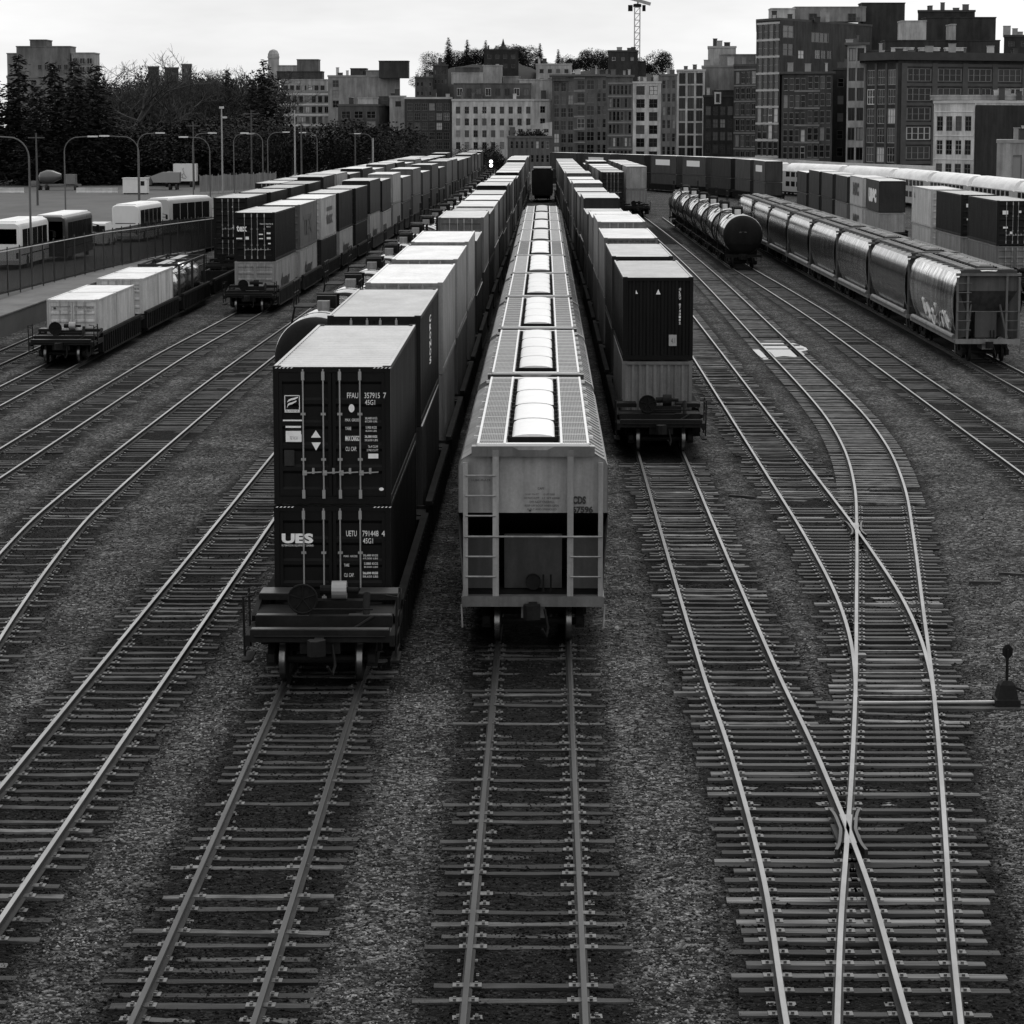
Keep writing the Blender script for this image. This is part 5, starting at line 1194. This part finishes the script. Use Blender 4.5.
bld("bay_windowed_building", "slim building with pale spandrels and two columns of dark bays", [(847.5,606),(866,604)], 45, .4, [W_(cols=2, rows=6, y0=48, pitch=19.4, ww=.8, wh=.66, win=(2,1), frame=.04)], cornice=.7, roof=.08)
t = bld("great_warehouse", "great dark warehouse with heavy piers and a deep cornice", [(865,586),(899,575),(1030,590)], 61, .04, [W_(cols=3, rows=6, y0=70, pitch=18.9, ww=.74, wh=.8, win=(3,2), frame=.22, pier=.7), W_(cols=4, rows=6, y0=69, pitch=18.9, ww=.8, wh=.66, win=(4,2), frame=.13, pier=1.3, band=.6)], cornice=1.2, bands=.06, roof_h=1.6, depth=45)
block(t, 866, 908, 51, 60.5, 606, .07); block(t, 885, 1000, 41, 58, 622, .045); block(t, 902, 926.5, 21.5, 40, 628, .5); block(t, 926, 996, 18, 42, 645, .04); block(t, 951, 956, 25, 40, 621, .4, "chimney")
for q in range(3): block(t, 894+q*26, 914+q*26, 48.5, 51, 601, .6, "skylight", 3)
bld("domed_dark_block", "dark domed block at the skyline behind the great warehouse", [(918,700),(975,700)], 12, .035, []); bld("edge_block", "dark block at the picture edge above the great warehouse", [(1004,660),(1032,660)], 37, .05, [W_(cols=2, rows=1, y0=41, pitch=10, ww=.5, wh=.5)])
t = bld("white_fronted_workshop", "low workshop with a peeling white four-bay front and a dark flank", [(934,486),(975,478),(1032,488)], 103.5, .6, [W_(cols=4, rows=3, y0=116, pitch=23.3, ww=.66, wh=.63, win=(2,3), frame=.1, band=.12), None], bands=.65, depth=25)
k = MB(); l = t.location; a = at_y(975.6, 105, 477.7); c = at_y(1032, 105, 487.6); d_ = Vector((c.x-a.x, c.y-a.y, 0)); n_ = Vector((d_.y, -d_.x, 0)).normalized()*.12
k.loft([[(a.x-l.x+n_.x*q+d_.x*u_, a.y-l.y+n_.y*q+d_.y*u_, z) for q, z in ((0,-2),(1,-2),(1,a.z),(0,a.z))] for u_ in (0, 1)]); k.build("brick_flank", M['wall'], t, color=.035)
block(t, 932, 1032, 96.5, 100, 489, .35, "coping", 2); block(t, 934.5, 1030, 100, 103.5, 489.5, .06, "parapet", 2)
bld("plain_grey_building", "plain pale grey building with a dark doorway at the picture edge", [(997,440),(1035,444)], 143, .33, [W_(cols=1, rows=1, y0=155, pitch=40, x0=.42, x1=.67, ww=.95, wh=.8, win=(1,1), frame=.1)], depth=10)
t = tag(MB().build("retaining_wall", M['concrete']) if False else thing("retaining_wall", "long pale concrete wall between the container row and the lofts", "wall"), None); k = MB()
for (xa, ya), (xb, yb) in zip(((600,154.5),(660,155.5),(757,157.5),(850,163)), ((660,155.5),(757,157.5),(850,163),(935,166))):
    a, c = at_y(xa, ya, 520 - (xa-600)*.22), at_y(xb, yb, 520 - (xb-600)*.22); k.loft([[(p.x, p.y, -1), (p.x, p.y+.6, -1), (p.x, p.y+.6, p.z), (p.x, p.y, p.z)] for p in (a, c)])
k.build("wall_face", M['concrete'], t, color=.55)
# tower crane
t = thing("tower_crane", "pale lattice tower crane above the rooftops", "crane"); k = MB(); a = at_y(637, 60, 900); z0, z1 = -1, at_y(637, 7, 900).z; hw = .85
for sx in (-1, 1):
    for sy in (-1, 1): k.bar((a.x+sx*hw, 900+sy*hw, z0), (a.x+sx*hw, 900+sy*hw, z1), .3, .3)
z = z0
while z < z1-2:
    for sy in (-1, 1): k.bar((a.x-hw, 900+sy*hw, z), (a.x+hw, 900+sy*hw, z+2), .2, .2); k.bar((a.x-hw, 900+sy*hw, z+2), (a.x+hw, 900+sy*hw, z+2), .2, .2)
    for sx in (-1, 1): k.bar((a.x+sx*hw, 900-hw, z+2), (a.x+sx*hw, 900+hw, z), .2, .2)
    z += 2
k.build("mast", M['trim'], t, color=.5)
k = MB(); k.lathe_z([(1.3, z1), (1.3, z1+.8), (1.0, z1+1.0)], a.x, 900, 16); k.box(a.x-2.9, a.x-1.5, 899, 901, z1-1.3, z1+.6); k.box(a.x+1.6, a.x+2.6, 899, 901, z1-1.3, z1+.6); k.build("slewing_cab", M['iron'], t)
k = MB(); k.bar((a.x+4.2, 900, z1+.9), (a.x-24, 900, z1+9), 1.1, 1.0); k.bar((a.x, 900, z1+.5), (a.x+1.5, 901, z1+8), .5, .5); k.build("jib", M['trim'], t, color=.35)
# ------------------------------------------------------------------ bus lot
lot = MB(); ys = [92,120,150,180,205,235,265,300,360,430,505]; vs = []
def lotz(y): return .92 - .92*sstep(205, 265, y) - .12*sstep(205, 265, y)
for y in ys:
    e = -29.2 if y < 245 else -29.0
    for x in (e, -40, -60, -90, -160): vs.append((x, y, lotz(y)))
lot.raw(vs, [(j*5+i, (j+1)*5+i, (j+1)*5+i+1, j*5+i+1)[::-1] if False else (j*5+i+1, j*5+i, (j+1)*5+i, (j+1)*5+i+1) for j in range(len(ys)-1) for i in range(4)])
tag(lot.build("bus_lot_asphalt", M['asphalt']), kind="structure").color = (.03,.03,.03,1)
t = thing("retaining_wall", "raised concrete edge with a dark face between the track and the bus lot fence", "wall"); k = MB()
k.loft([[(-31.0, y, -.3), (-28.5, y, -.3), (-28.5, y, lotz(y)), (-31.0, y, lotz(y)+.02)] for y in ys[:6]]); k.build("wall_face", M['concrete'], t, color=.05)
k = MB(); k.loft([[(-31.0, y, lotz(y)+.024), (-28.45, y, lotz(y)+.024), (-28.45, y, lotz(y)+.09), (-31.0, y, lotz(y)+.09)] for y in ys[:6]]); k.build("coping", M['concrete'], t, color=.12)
FP = [(-33.2,140),(-31.8,162),(-30.2,192),(-27.9,235),(-27.6,262)]
ft = thing("yard_fence", "tall dark picket fence along the bus lot", "fence"); pk = MB()
for (xa, ya), (xb, yb) in zip(FP, FP[1:]):
    L = math.hypot(xb-xa, yb-ya); n_ = int(L/.155)
    for i in range(n_):
        u_ = i/n_; x, y = xa+(xb-xa)*u_, ya+(yb-ya)*u_; z = lotz(y); pk.box(x-.012, x+.012, y-.012, y+.012, z+.15, z+2.75)
pk.build("pickets", M['iron'], ft)
for z_ in (.25, 2.62):
    r = MB(); r.tube([(x, y, lotz(y)+z_) for x, y in FP], .04, 6); r.build("rail", M['bars'] if z_ > 1 else M['iron'], ft)
for (xa, ya), (xb, yb) in zip(FP, FP[1:]):
    n_ = max(1, round(math.hypot(xb-xa, yb-ya)/3.0))
    for i in range(n_): u_ = i/n_; x, y = xa+(xb-xa)*u_, ya+(yb-ya)*u_; r = MB(); r.tube([(x, y, lotz(y)-.1), (x, y, lotz(y)+2.85)], .04, 8); r.build("post", M['iron_light'], ft)
def bus(label, px, Y, tone, L=11.5, Hb=3.1, dark=False, rz=0.0, front='rear'):
    """a coach seen from its end; px is the pixel of its near right corner"""
    p = at_y(px, 250, Y); t = thing("bus", label, "bus", "buses parked in the lot", (p.x-1.27, Y, lotz(Y)), rz); b = MB()
    secs = []
    for y, q, d in ((0,.94,.1),(.12,.985,.03),(.5,1,0),(L-.5,1,0),(L,.95,.12)):
        w2 = 1.27*q; secs.append([(-w2,y,.32),(w2,y,.32),(w2,y,Hb-.35),(w2-.06,y,Hb-.12-d),(w2-.3,y,Hb-d),(-w2+.3,y,Hb-d),(-w2+.06,y,Hb-.12-d),(-w2,y,Hb-.35)])
    b.loft(secs); b.build("body", M['vehicle'], t, smooth=30, color=tone)
    r = MB(); r.loft([[(-.95,y,Hb-.0),(.95,y,Hb-.0),(.9,y,Hb+.07),(-.9,y,Hb+.07)] for y in (.5, L-.5)]); r.build("roof", M['roof'], t, color=.85)
    for s in (-1, 1):
        
        for q in range(5): ya = .9+(L-1.8)*q/5; g = MB(); g.box(*sorted((s*1.262, s*1.282)), ya, ya+(L-1.8)/5-.14, 1.45, Hb-.5); g.build("side_window", M['glass'], t)
        g = MB(); g.box(*sorted((s*1.27, s*1.29)), .3, L-.3, .95, 1.02); g.build("side_trim", M['iron'], t)
        g = MB(); g.bar((s*1.2, L-.1, 2.3), (s*1.62, L+.15, 2.2), .05, .05); g.box(*sorted((s*1.5, s*1.7)), L+.1, L+.2, 1.75, 2.2); g.build("mirror", M['iron'], t)
        for yw in (2.6, L-2.8): q = MB(); q.tube([(s*1.0, yw, .48), (s*1.285, yw, .48)], .48, 18); q.build("wheel", M['rubber'], t)
    g = MB(); g.box(-1.02, 1.02, -.0, .12, *((1.75, Hb-.45) if not dark else (1.3, Hb-.4))); 
    if front != 'coach': g.build("rear_window", M['glass'], t)
    else:
        for z in (1.1, 1.3, 1.5, 1.95): g = g if z == 1.1 else g
        v = MB()
        for z in (.95, 1.12, 1.29, 1.75): v.box(-.95, .95, -.005, .06, z, z+.07)
        v.build("grille", M['iron'], t)
    k = MB(); k.box(-1.2, 1.2, -.06, .1, .34, .62); k.build("bumper", M['vehicle'], t, color=tone*.6)
    for s in (-1, 1): k = MB(); k.box(s*1.05-.09, s*1.05+.09, -.015, .1, .75, 1.15); k.build("tail_light", M['iron_light'], t)
    return t
bus("white and grey bus with a wide rear window, at the picture edge", 20.5, 194, .6, Hb=3.25)
bus("dark bus with a pale roof beside the white one", 66.5, 206, .018, L=12.5, Hb=3.3, dark=True)
bus("white coach with a slatted rear, middle of the lot", 139.5, 262, .62, L=12.2, Hb=3.5, front='coach', rz=-.05)
bus("dark sided coach parked beyond the slatted white one", 171, 280, .35, L=12.5, Hb=3.6, front='coach', rz=-.23)
p = at_y(108, 240, 250); t = thing("van", "white van between the dark bus and the slatted coach", "van", None, (p.x-1, 250, lotz(250))); b = MB()
b.loft([[(-.95,y,.3),(.95,y,.3),(.95,y,z*.6),(.8,y,z),(-.8,y,z),(-.95,y,z*.6)] for y, z in ((0,2.0),(.2,2.1),(3.6,2.1),(4.3,1.3),(5.2,1.1))]); b.build("body", M['vehicle'], t, color=.6)
g = MB(); g.box(-.75,.75,-.02,.04,1.3,1.85); g.build("rear_window", M['glass'], t)
for s in (-1, 1):
    for yw in (.9, 4.2): q = MB(); q.tube([(s*.7,yw,.34),(s*.97,yw,.34)], .34, 14); q.build("wheel", M['rubber'], t)
# trucks at the back of the lot
def wheels(t, xs, ys, r=.5):
    for x in xs:
        for y in ys: q = MB(); q.tube([(x-.15, y, r), (x+.15, y, r)], r, 14); q.build("wheel", M['rubber'], t)
p = at(57, 190, lotz(450)); t = thing("mixer_truck", "concrete mixer truck at the back of the bus lot", "truck", None, (p.x, p.y, lotz(450)), .0); k = MB(); k.loft([[(x, r*math.sin(2*PI*j/16), 2.1+.25*(x+3)/6+r*math.cos(2*PI*j/16)) for j in range(16)] for x, r in ((-3,.3),(-2.7,.8),(-1.6,1.15),(-.6,1.05),(.5,.55),(.8,.4))]); k.build("drum", M['vehicle'], t, smooth=40, color=.09)
k = MB(); k.box(-4.2,4,-.5,.5,.7,1.0); k.box(1.4,3.2,-1.1,1.1,1,2.6); k.box(-4.2,-3,-.6,.6,1,1.5); k.build("chassis", M['vehicle'], t, color=.14); wheels(t, (-2.8,-1.6,3.2), (-1,1))
p = at(135, 194, -.1); t = thing("site_cabin", "small white site cabin with one dark window", "cabin", None, (p.x, p.y, -.1)); k = MB(); k.box(-1.9,1.9,0,2.4,.15,2.4); k.build("body", M['vehicle'], t, color=.65); k = MB(); k.box(-2,2,-.1,2.5,2.4,2.5); k.build("roof", M['trim'], t, color=.7); k = MB(); k.box(.9,1.5,-.03,.02,1.3,2.0); k.build("window", M['glass'], t); k = MB(); k.box(-1.8,1.8,.2,2.2,0,.15); k.build("skid", M['iron'], t)
p = at(185, 187, -.12); t = thing("box_truck", "box truck with graffiti on its white box beside a tipper", "truck", None, (p.x, p.y, -.12)); k = MB(); k.box(-2.0,2.0,0,2.4,1.0,4.0); k.build("body", M['vehicle'], t, color=.62); k = MB(); k.loft([[(-4.0,y,.9),(-2.15,y,.9),(-2.15,y,2.6),(-3.0,y,2.7),(-4.0,y,1.7)] for y in (.1,2.3)]); k.build("cab", M['vehicle'], t, color=.25); k = MB(); k.box(-3.9,2,.6,1.8,.6,.95); k.build("chassis", M['iron'], t); wheels(t, (-3.2,1.0), (.2,2.2))
k = MB()
for (a, b_) in (((-.3,1.5),(-.5,2.1)),((-.5,2.1),(-.1,2.5)),((-.1,2.5),(-.35,3.0)),((-.35,3.0),(-.2,3.3)),((-.1,2.3),(.3,1.6)),((-.6,1.7),(.2,1.45))): k.bar((a[0],-.01,a[1]),(b_[0],-.01,b_[1]),.22,.03)
k.build("graffiti", M['inked'], t)
p = at(164, 190, -.12); t = thing("tipper_truck", "grey tipper truck parked left of the graffiti box truck", "truck", None, (p.x, p.y+1, -.12)); k = MB(); k.loft([[(-1.9,y,1.2),(2.4,y,1.2),(2.5,y,2.9),(-.5,y,2.9),(-2.4,y,2.2)] for y in (0,2.4)]); k.build("tipper_body", M['vehicle'], t, color=.22); k = MB(); k.loft([[(-3.9,y,.8),(-2.2,y,.8),(-2.2,y,2.2),(-3.2,y,2.3),(-3.9,y,1.5)] for y in (.1,2.3)]); k.build("cab", M['vehicle'], t, color=.05); k = MB(); k.box(-3.8,2.2,.6,1.8,.6,.95); k.build("chassis", M['iron'], t); wheels(t, (-3.1,.8,1.9), (.2,2.2))
bp_ = None
for i in range(11):
    px = 2+i*3.6 if i < 5 else 84+(i-5)*5.2; p = at(px, 193, -.12); q = MB(); q.loft([[(-w_, y, z) for w_, z in ((.3,0),(.3,.12),(.12,.35),(.09,.85))]+[(w_, y, z) for w_, z in ((.09,.85),(.12,.35),(.3,.12),(.3,0))] for y in (-1.2, 1.2)])
    if bp_ is None: bp_ = q.mesh("jersey_barrier", M['concrete'])
    o = link("jersey_barrier", bp_, None, .5); o.location = p; o.rotation_euler = (0,0,PI/2+.03*(i%3)); tag(o, "pale concrete barrier in the broken row at the back of the lot", "barrier", "concrete barriers at the back of the lot")
sf = thing("screen_fence", "pale screened fence at the end of the bus lot", "fence"); a, c = at_y(200, 195, 440), at_y(276, 186, 470); k = MB(); nfs = 26
for i in range(nfs):
    u_, u2 = i/nfs, (i+.93)/nfs; k.loft([[(a.x+(c.x-a.x)*u, a.y+(c.y-a.y)*u+d, z) for d, z in ((0,.2),(.05,.2),(.05,2.7+.1*math.sin(i)),(0,2.7+.1*math.sin(i)))] for u in (u_, u2)])
k.build("screen", M['trim'], sf, color=.16)
for i in range(0, nfs+1, 2): u = i/nfs; r = MB(); r.tube([(a.x+(c.x-a.x)*u, a.y+(c.y-a.y)*u+.12, -.3), (a.x+(c.x-a.x)*u, a.y+(c.y-a.y)*u+.12, 2.9)], .05, 6); r.build("post", M['bars'], sf)
# street lamps and masts
def lamp(label, px, Y, ytop, arm, thin=False):
    p = at_y(px, ytop, Y); z0 = lotz(Y) if p.x < -29 else -.2; t = thing("street_lamp", label, "street lamp", "street lamps round the bus lot", (p.x, Y, z0)); h = p.z-z0; s = 1 if arm > 0 else -1
    k = MB(); R_ = min(1.7, abs(arm)*.6); pts = [(0,0,0),(0,0,.9),(0,0,h-R_)] + [(s*R_*(1-math.cos(a_*PI/12)), 0, h-R_+R_*math.sin(a_*PI/12)) for a_ in range(1,6)] + [(s*abs(arm), 0, h+.05)]
    k.tube(pts, [.11,.09,.065]+[.05]*5+[.045], 8); k.build("pole", M['trim'], t, color=.11)
    k = MB(); x = s*abs(arm); k.loft([[(x+s*d*1.0, -w_, h-.02), (x+s*d, w_, h-.02), (x+s*d, w_*.7, h+.14), (x+s*d, -w_*.7, h+.14)] for d, w_ in ((-.1,.06),(.2,.16),(.8,.17),(1.0,.08))]); k.build("lamp_head", M['trim'], t, color=.6)
LM = [("tall lamp with its arm over the white bus at the picture edge", 28.5, 196, 137, -2.4), ("lamp with its arm to the right, between the mixer truck and the bus lot", 64, 300, 137, 2.6), ("lamp with its arm to the left, over the slatted white coach", 138.5, 300, 136.5, -3.2), ("lamp with its arm to the right, just behind the slatted coach lamp", 137.5, 330, 133.5, 2.2), ("lamp with its arm to the left, right of the graffiti truck", 209.5, 330, 137.5, -2.6), ("lamp with its arm to the right, left of the graffiti truck", 192.5, 350, 133.5, 2.0), ("lamp with its arm to the right, above the screened fence", 233.5, 390, 134, 1.9), ("lamp with its arm to the left, right end of the screened fence", 262.5, 370, 133.5, -1.9), ("lamp with its arm to the right, before the dark hedge by the hotel", 267.5, 420, 132.5, 2.3), ("lamp with its arm to the left, before the big dark bush", 372, 470, 134, -2.0), ("lamp with its arm to the left, between the bushes below the hotel", 317, 440, 133, -1.8)]
for q in LM: lamp(*q)
def mast(label, px, Y, ytop, kind, name="utility_pole"):
    p = at_y(px, ytop, Y); t = thing(name, label, "pole", "poles behind the bus lot", (p.x, Y, -.2)); h = p.z+.2; k = MB(); k.tube([(0,0,0),(0,0,h)], [.16,.1], 8); k.build("shaft", M['bars'] if kind else M['bark'], t, color=.08)
    k = MB()
    if kind == 1: k.box(-.35,.35,-.2,.2,h-.1,h+.25); k.box(.1,.8,-.2,.2,h-1.6,h-1.3)
    elif kind == 2: k.lathe_y([(.01,-.12),(.62,-.1),(.62,0),(.01,.02)], 0, 2.9, 18); k.box(-.4,.4,-.1,.05,1.6,2.1)
    else: k.box(-1.1,1.1,-.08,.08,h-.7,h-.55)
    k.build("crossarm" if not kind else "floodlight" if kind == 1 else "sign_disc", M['trim'], t, color=.5 if kind else .08)
for q in (("floodlight mast behind the screened fence", 221.5, 440, 108, 1), ("slim pole right of the floodlight mast", 251, 470, 110, 0), ("pole with a round white sign before the dark hedge", 294.5, 420, 110, 2), ("thin pole beside the pole with the round sign", 301, 430, 118, 0), ("thin pole before the conifers, near the mixer truck", 36, 380, 133, 0), ("crossarm pole behind the graffiti truck", 193, 470, 122, 0), ("pole beside the small lit sign by the bushes", 355, 480, 130, 0), ("pole with a round white sign before the big dark bush", 373, 455, 138, 2), ("pole before the white apartments, right of the small trees", 530, 640, 135, 0)): mast(*q)
p = at_y(491, 165, 470); t = thing("signal_mast", "signal mast with a bright lit lamp beside the small trees", "signal", None, (p.x, 470, -.2)); k = MB(); k.tube([(0,0,0),(0,0,p.z+.9)], .1, 8); k.build("post", M['iron'], t); k = MB(); k.box(-.45,.45,0,.3,p.z-.6,p.z+1.1); k.build("backboard", M['iron'], t); k = MB(); k.lathe_y([(.02,-.1),(.24,-.08),(.27,0)], 0, p.z+.75, 16); k.lathe_y([(.02,-.1),(.24,-.08),(.27,0)], 0, p.z+.1, 16); k.build("lamp", M['lamp'], t)
p = at_y(349.5, 155.5, 500); t = thing("shop_sign", "small white lit-looking sign left of the big dark bush", "sign", None, (p.x, 500, -.2)); k = MB(); k.box(-.85,.85,-.1,.1,p.z-.1,p.z+.55); k.build("panel", M['letters'], t); k = MB(); k.tube([(-.7,0,0),(-.7,0,p.z)],.06,6); k.tube([(.7,0,0),(.7,0,p.z)],.06,6); k.build("post", M['iron'], t)
# ------------------------------------------------------------------ trees
def conifer_mesh(seed, h):
    r = random.Random(seed); k = MB(); z = h*.08
    while z < h*.985:
        u = z/h; R = h*.24*(1-u)**.75*(.75+.5*r.random())+.35; n_ = max(4, int(9*(1-u))+4)
        for j in range(n_):
            a = r.uniform(0, 2*PI); ln = R*r.uniform(.55, 1.15); dr = -.28*ln+r.uniform(-.3, .2)
            m_ = max(2, int(ln/.55))
            for q in range(1, m_+1):
                f = q/m_; c = Vector((math.cos(a)*ln*f, math.sin(a)*ln*f, z+dr*f*f))
                for e in range(2):
                    w_ = r.uniform(.3, .65)*(1.15-.5*f); d1 = Vector((math.cos(a+r.gauss(0,.7)), math.sin(a+r.gauss(0,.7)), r.uniform(-.6,.25))).normalized()*w_*1.3; d2 = Vector((r.gauss(0,1), r.gauss(0,1), r.gauss(0,.6))).cross(d1).normalized()*w_*.5
                    cc = c+Vector((r.gauss(0,.25), r.gauss(0,.25), r.gauss(0,.2))); k.face([cc-d1, cc-d2*.8, cc+d1, cc+d2])
        z += h*.016+.12
    return k.mesh("crown", M['needles'])
def trunk_mesh(h, r0): k = MB(); k.tube([(0,0,-1.5),(0,0,h*.5),(.1,0,h*.95)], [r0, r0*.6, .05], 7); return k.mesh("trunk", M['bark'])
def bare_mesh(seed, h):
    r = random.Random(seed); k = MB(); tr = MB()
    def grow(m, p, d, ln, rad, lev):
        if lev == 0: n_ = 4
        q = p+d*ln; mid = p+d*ln*.5+Vector((r.gauss(0,.04),r.gauss(0,.04),0))*ln
        (tr if lev < 1 else k).tube([p, mid, q], [rad, rad*.85, rad*.68], 5 if lev < 3 else 3, caps=False)
        if lev >= 6: return
        for j in range(r.choice((2,3,3)) if lev < 5 else 3):
            nd = (d + Vector((r.gauss(0,.5), r.gauss(0,.5), r.gauss(.12,.3)))).normalized(); grow(m, q if j < 2 else mid, nd, ln*r.uniform(.6,.85), max(.022, rad*.6), lev+1)
    grow(k, Vector((0,0,-1)), Vector((0,0,1)), h*.28, h*.017, 0)
    return tr.mesh("trunk", M['bark'], 60), k.mesh("crown", M['bark'])
def leafy_mesh(seed, h, w_, n_=5200):
    r = random.Random(seed); k = MB(); lobes = [(Vector((r.gauss(0,w_*.26), r.gauss(0,w_*.22), h*r.uniform(.3,.8))), w_*r.uniform(.2,.36)) for _ in range(11)]
    for j in range(n_):
        c, R = r.choice(lobes); v = Vector((r.gauss(0,1),r.gauss(0,1),r.gauss(0,1))).normalized()*R*r.uniform(.6,1.08); v.z *= .85; cc = c+v; q = r.uniform(.1,.26)
        d1 = Vector((r.gauss(0,1),r.gauss(0,1),r.gauss(0,1))).normalized()*q; d2 = d1.orthogonal().normalized()*q*.7; k.face([cc-d1, cc-d2, cc+d1, cc+d2])
    return k.mesh("crown", M['leaves'])
CON = [(conifer_mesh(i, 26), trunk_mesh(26, .4)) for i in range(3)]; BARE = [bare_mesh(30+i, 22) for i in range(3)]; LEA = [(leafy_mesh(50+i, 10, 11), trunk_mesh(6, .25)) for i in range(3)]
def tree(kind, label, px, ytop, Y, v=0, wide=1.0, group=None):
    me, hh, nm = {'c': (CON, 26, "conifer_tree"), 'b': (BARE, 22, "bare_tree"), 'l': (LEA, 10, "leafy_tree")}[kind]
    p = at_y(px, ytop, Y); z0 = -.3+bank(p.x, Y); s = (p.z-z0)/hh*(1.0 if kind != 'b' else 1.38)
    t = thing(nm, label, "tree", group or {"c": "conifers behind the bus lot", "b": "bare trees behind the bus lot", "l": "dark bushy trees at the far side of the yard"}[kind], (p.x, Y, z0), random.Random(px).uniform(0, 6)); t.scale = (s*wide, s*wide, s)
    a, b = (me[v][1], me[v][0]) if kind != 'b' else me[v]
    link("trunk", a, t, .03); link("crown", b, t, .028); return t
for i, (px, y, Y, v, wd) in enumerate(((-8,70,504,0,1.3),(18,53,506,1,1.3),(37,84,500,0,1.4),(54,60,507,2,1.25),(75,58,503,0,1.25),(95,63,506,1,1.35),(228,68,560,2,1.1),(264,58,545,0,1.15),(252,78,540,1,1.3),(108,104,512,2,1.5))):
    tree('c', ["conifer cut by the picture edge", "tall conifer in front of the stepped apartments, first of the big ones", "short conifer filling the gap below the stepped apartments", "narrow conifer in the middle of the stepped apartments", "tall conifer at the right end of the stepped apartments", "broad conifer just left of the big bare tree", "conifer standing above the hedge left of the biggest one", "biggest conifer beside the pale hotel", "lower conifer filling in left of the one by the hotel", "low broad conifer at the foot of the big bare tree"][i], px, y, Y, v, wd)
for i, (px, y, Y, v) in enumerate(((129,56,530,0),(168,80,535,1),(150,74,560,2),(187,72,570,0),(205,78,575,1),(218,76,580,2),(112,62,575,1),(240,72,585,0),(178,95,515,2))):
    tree('b', ["biggest bare tree, rising against the sky beyond the conifers", "forked bare tree behind the graffiti truck", "bare tree behind the two forked ones", "bare tree below the narrow distant tower", "bare tree right of the narrow distant tower", "slender bare tree left of the skyline conifer", "bare tree between the conifers and the biggest bare tree", "bare tree between the two skyline conifers", "low bare tree in front of the bank"][i], px, y, Y, v, 1.25)
rt = random.Random(77); n_l = 0
for i in range(26):
    px = 60+i*8.6; tree('l', "dark shrubby tree on the bank behind the bus lot, %s from the conifers" % ORD[i], px, 142+rt.uniform(-16,10)-(10 if i > 14 else 0), 508+rt.uniform(0,12), i % 3, 1.5)
for i in range(24):
    px = 104+i*7.4; tree('b', "bare tree high on the bank, %s along the skyline" % ORD[i], px, 80+rt.uniform(-9,14), 552+rt.uniform(0,30), i % 3, 1.4, "bare trees high on the bank")
for i in range(17):
    px = 108+i*9.2; tree('l', "dark evergreen mass high on the bank, %s along the skyline" % ORD[i], px, 82+rt.uniform(-9,9), 588+rt.uniform(0,14), i % 3, .85, "dark trees high on the bank")
for i, (px, y, Y, v, wd, lab) in enumerate(((292,128,480,0,1.2,"dark bush below the hotel, left of the round sign pole"),(318,126,490,1,1.3,"dark bush below the hotel, right of the round sign pole"),(272,120,500,2,1.3,"dark bush at the foot of the biggest conifer"),(380,119,520,0,1.25,"big dark bush before the narrow pale building"),(366,126,515,1,1.1,"left half of the big dark bush pair"),(396,132,525,2,.9,"low dark bush right of the big one"),(484,143,600,0,.9,"small dark tree before the white apartments"),(470,150,600,1,.9,"smaller dark tree left of the signal lamp"),(500,152,590,2,.9,"small dark tree right of the signal lamp"),(337,140,495,2,.9,"low dark bush by the small white sign"))):
    tree('l', lab, px, y, Y, v, wd)
hm = MB(); gx, gy = 60, 14; hv = []
def hill_z(u, v):
    px = 425+u*245; yy = 905+v*120; prof = 78-17*math.exp(-((px-500)/42)**2)-9*math.exp(-((px-610)/40)**2)-5*math.exp(-((px-455)/16)**2)
    return at_y(px, prof + 3.0*noise.noise((px*.09, v*3, 2)), 960).z * math.sin(PI*min(1, v*1.15+.05))**.6
for jv in range(gy+1):
    for iu in range(gx+1): u, v = iu/gx, jv/gy; yy = 905+v*120; hv.append(((425+u*245-545)/F*960, yy, hill_z(u, v) - (2 if v in (0, 1) else 0)))
hm.raw(hv, [(jv*(gx+1)+iu, jv*(gx+1)+iu+1, (jv+1)*(gx+1)+iu+1, (jv+1)*(gx+1)+iu) for jv in range(gy) for iu in range(gx)])
tag(hm.build("hill", M['leaves'], smooth=60), kind="structure")
hk = 0
for px in range(432, 664, 6):
    u = (px-425)/245; v = .42+.2*((px*7) % 5)/5; z = hill_z(u, v); Y = 905+v*120; hh = rt.uniform(3.5, 7.5); kind = 'c' if px % 18 == 0 and 445 < px < 560 else 'l'
    me = CON[hk % 3] if kind == 'c' else LEA[hk % 3]; sc = hh/(16 if kind == 'c' else 8.5)
    t = thing("conifer_tree" if kind == 'c' else "leafy_tree", ("thin conifer" if kind == 'c' else "small dark tree") + " on the far hill, %s from its left end" % (ORD[hk] if hk < 30 else ORD[hk-30] + " past the thirtieth"), "tree", "trees on the far hill", ((px-545)/F*960, Y, z-.8), hk*1.3); t.scale = (sc, sc, sc)
    link("trunk", me[1], t, .03); link("crown", me[0], t, .03); hk += 1
t = thing("spire", "small dark spire on the block above the white apartments", "spire", None, (*at_y(503, 51, 906).xy, 0)); z = at_y(503, 51, 906).z; k = MB(); k.lathe_z([(2.0, z+.5), (1.3, z+1.2), (.7, z+1.7), (.4, z+2.6), (.05, z+4)], 0, 3, 8); k.build("steeple", M['wall'], t, color=.03)
# loose stones and litter near the viewer give the ballast an edge
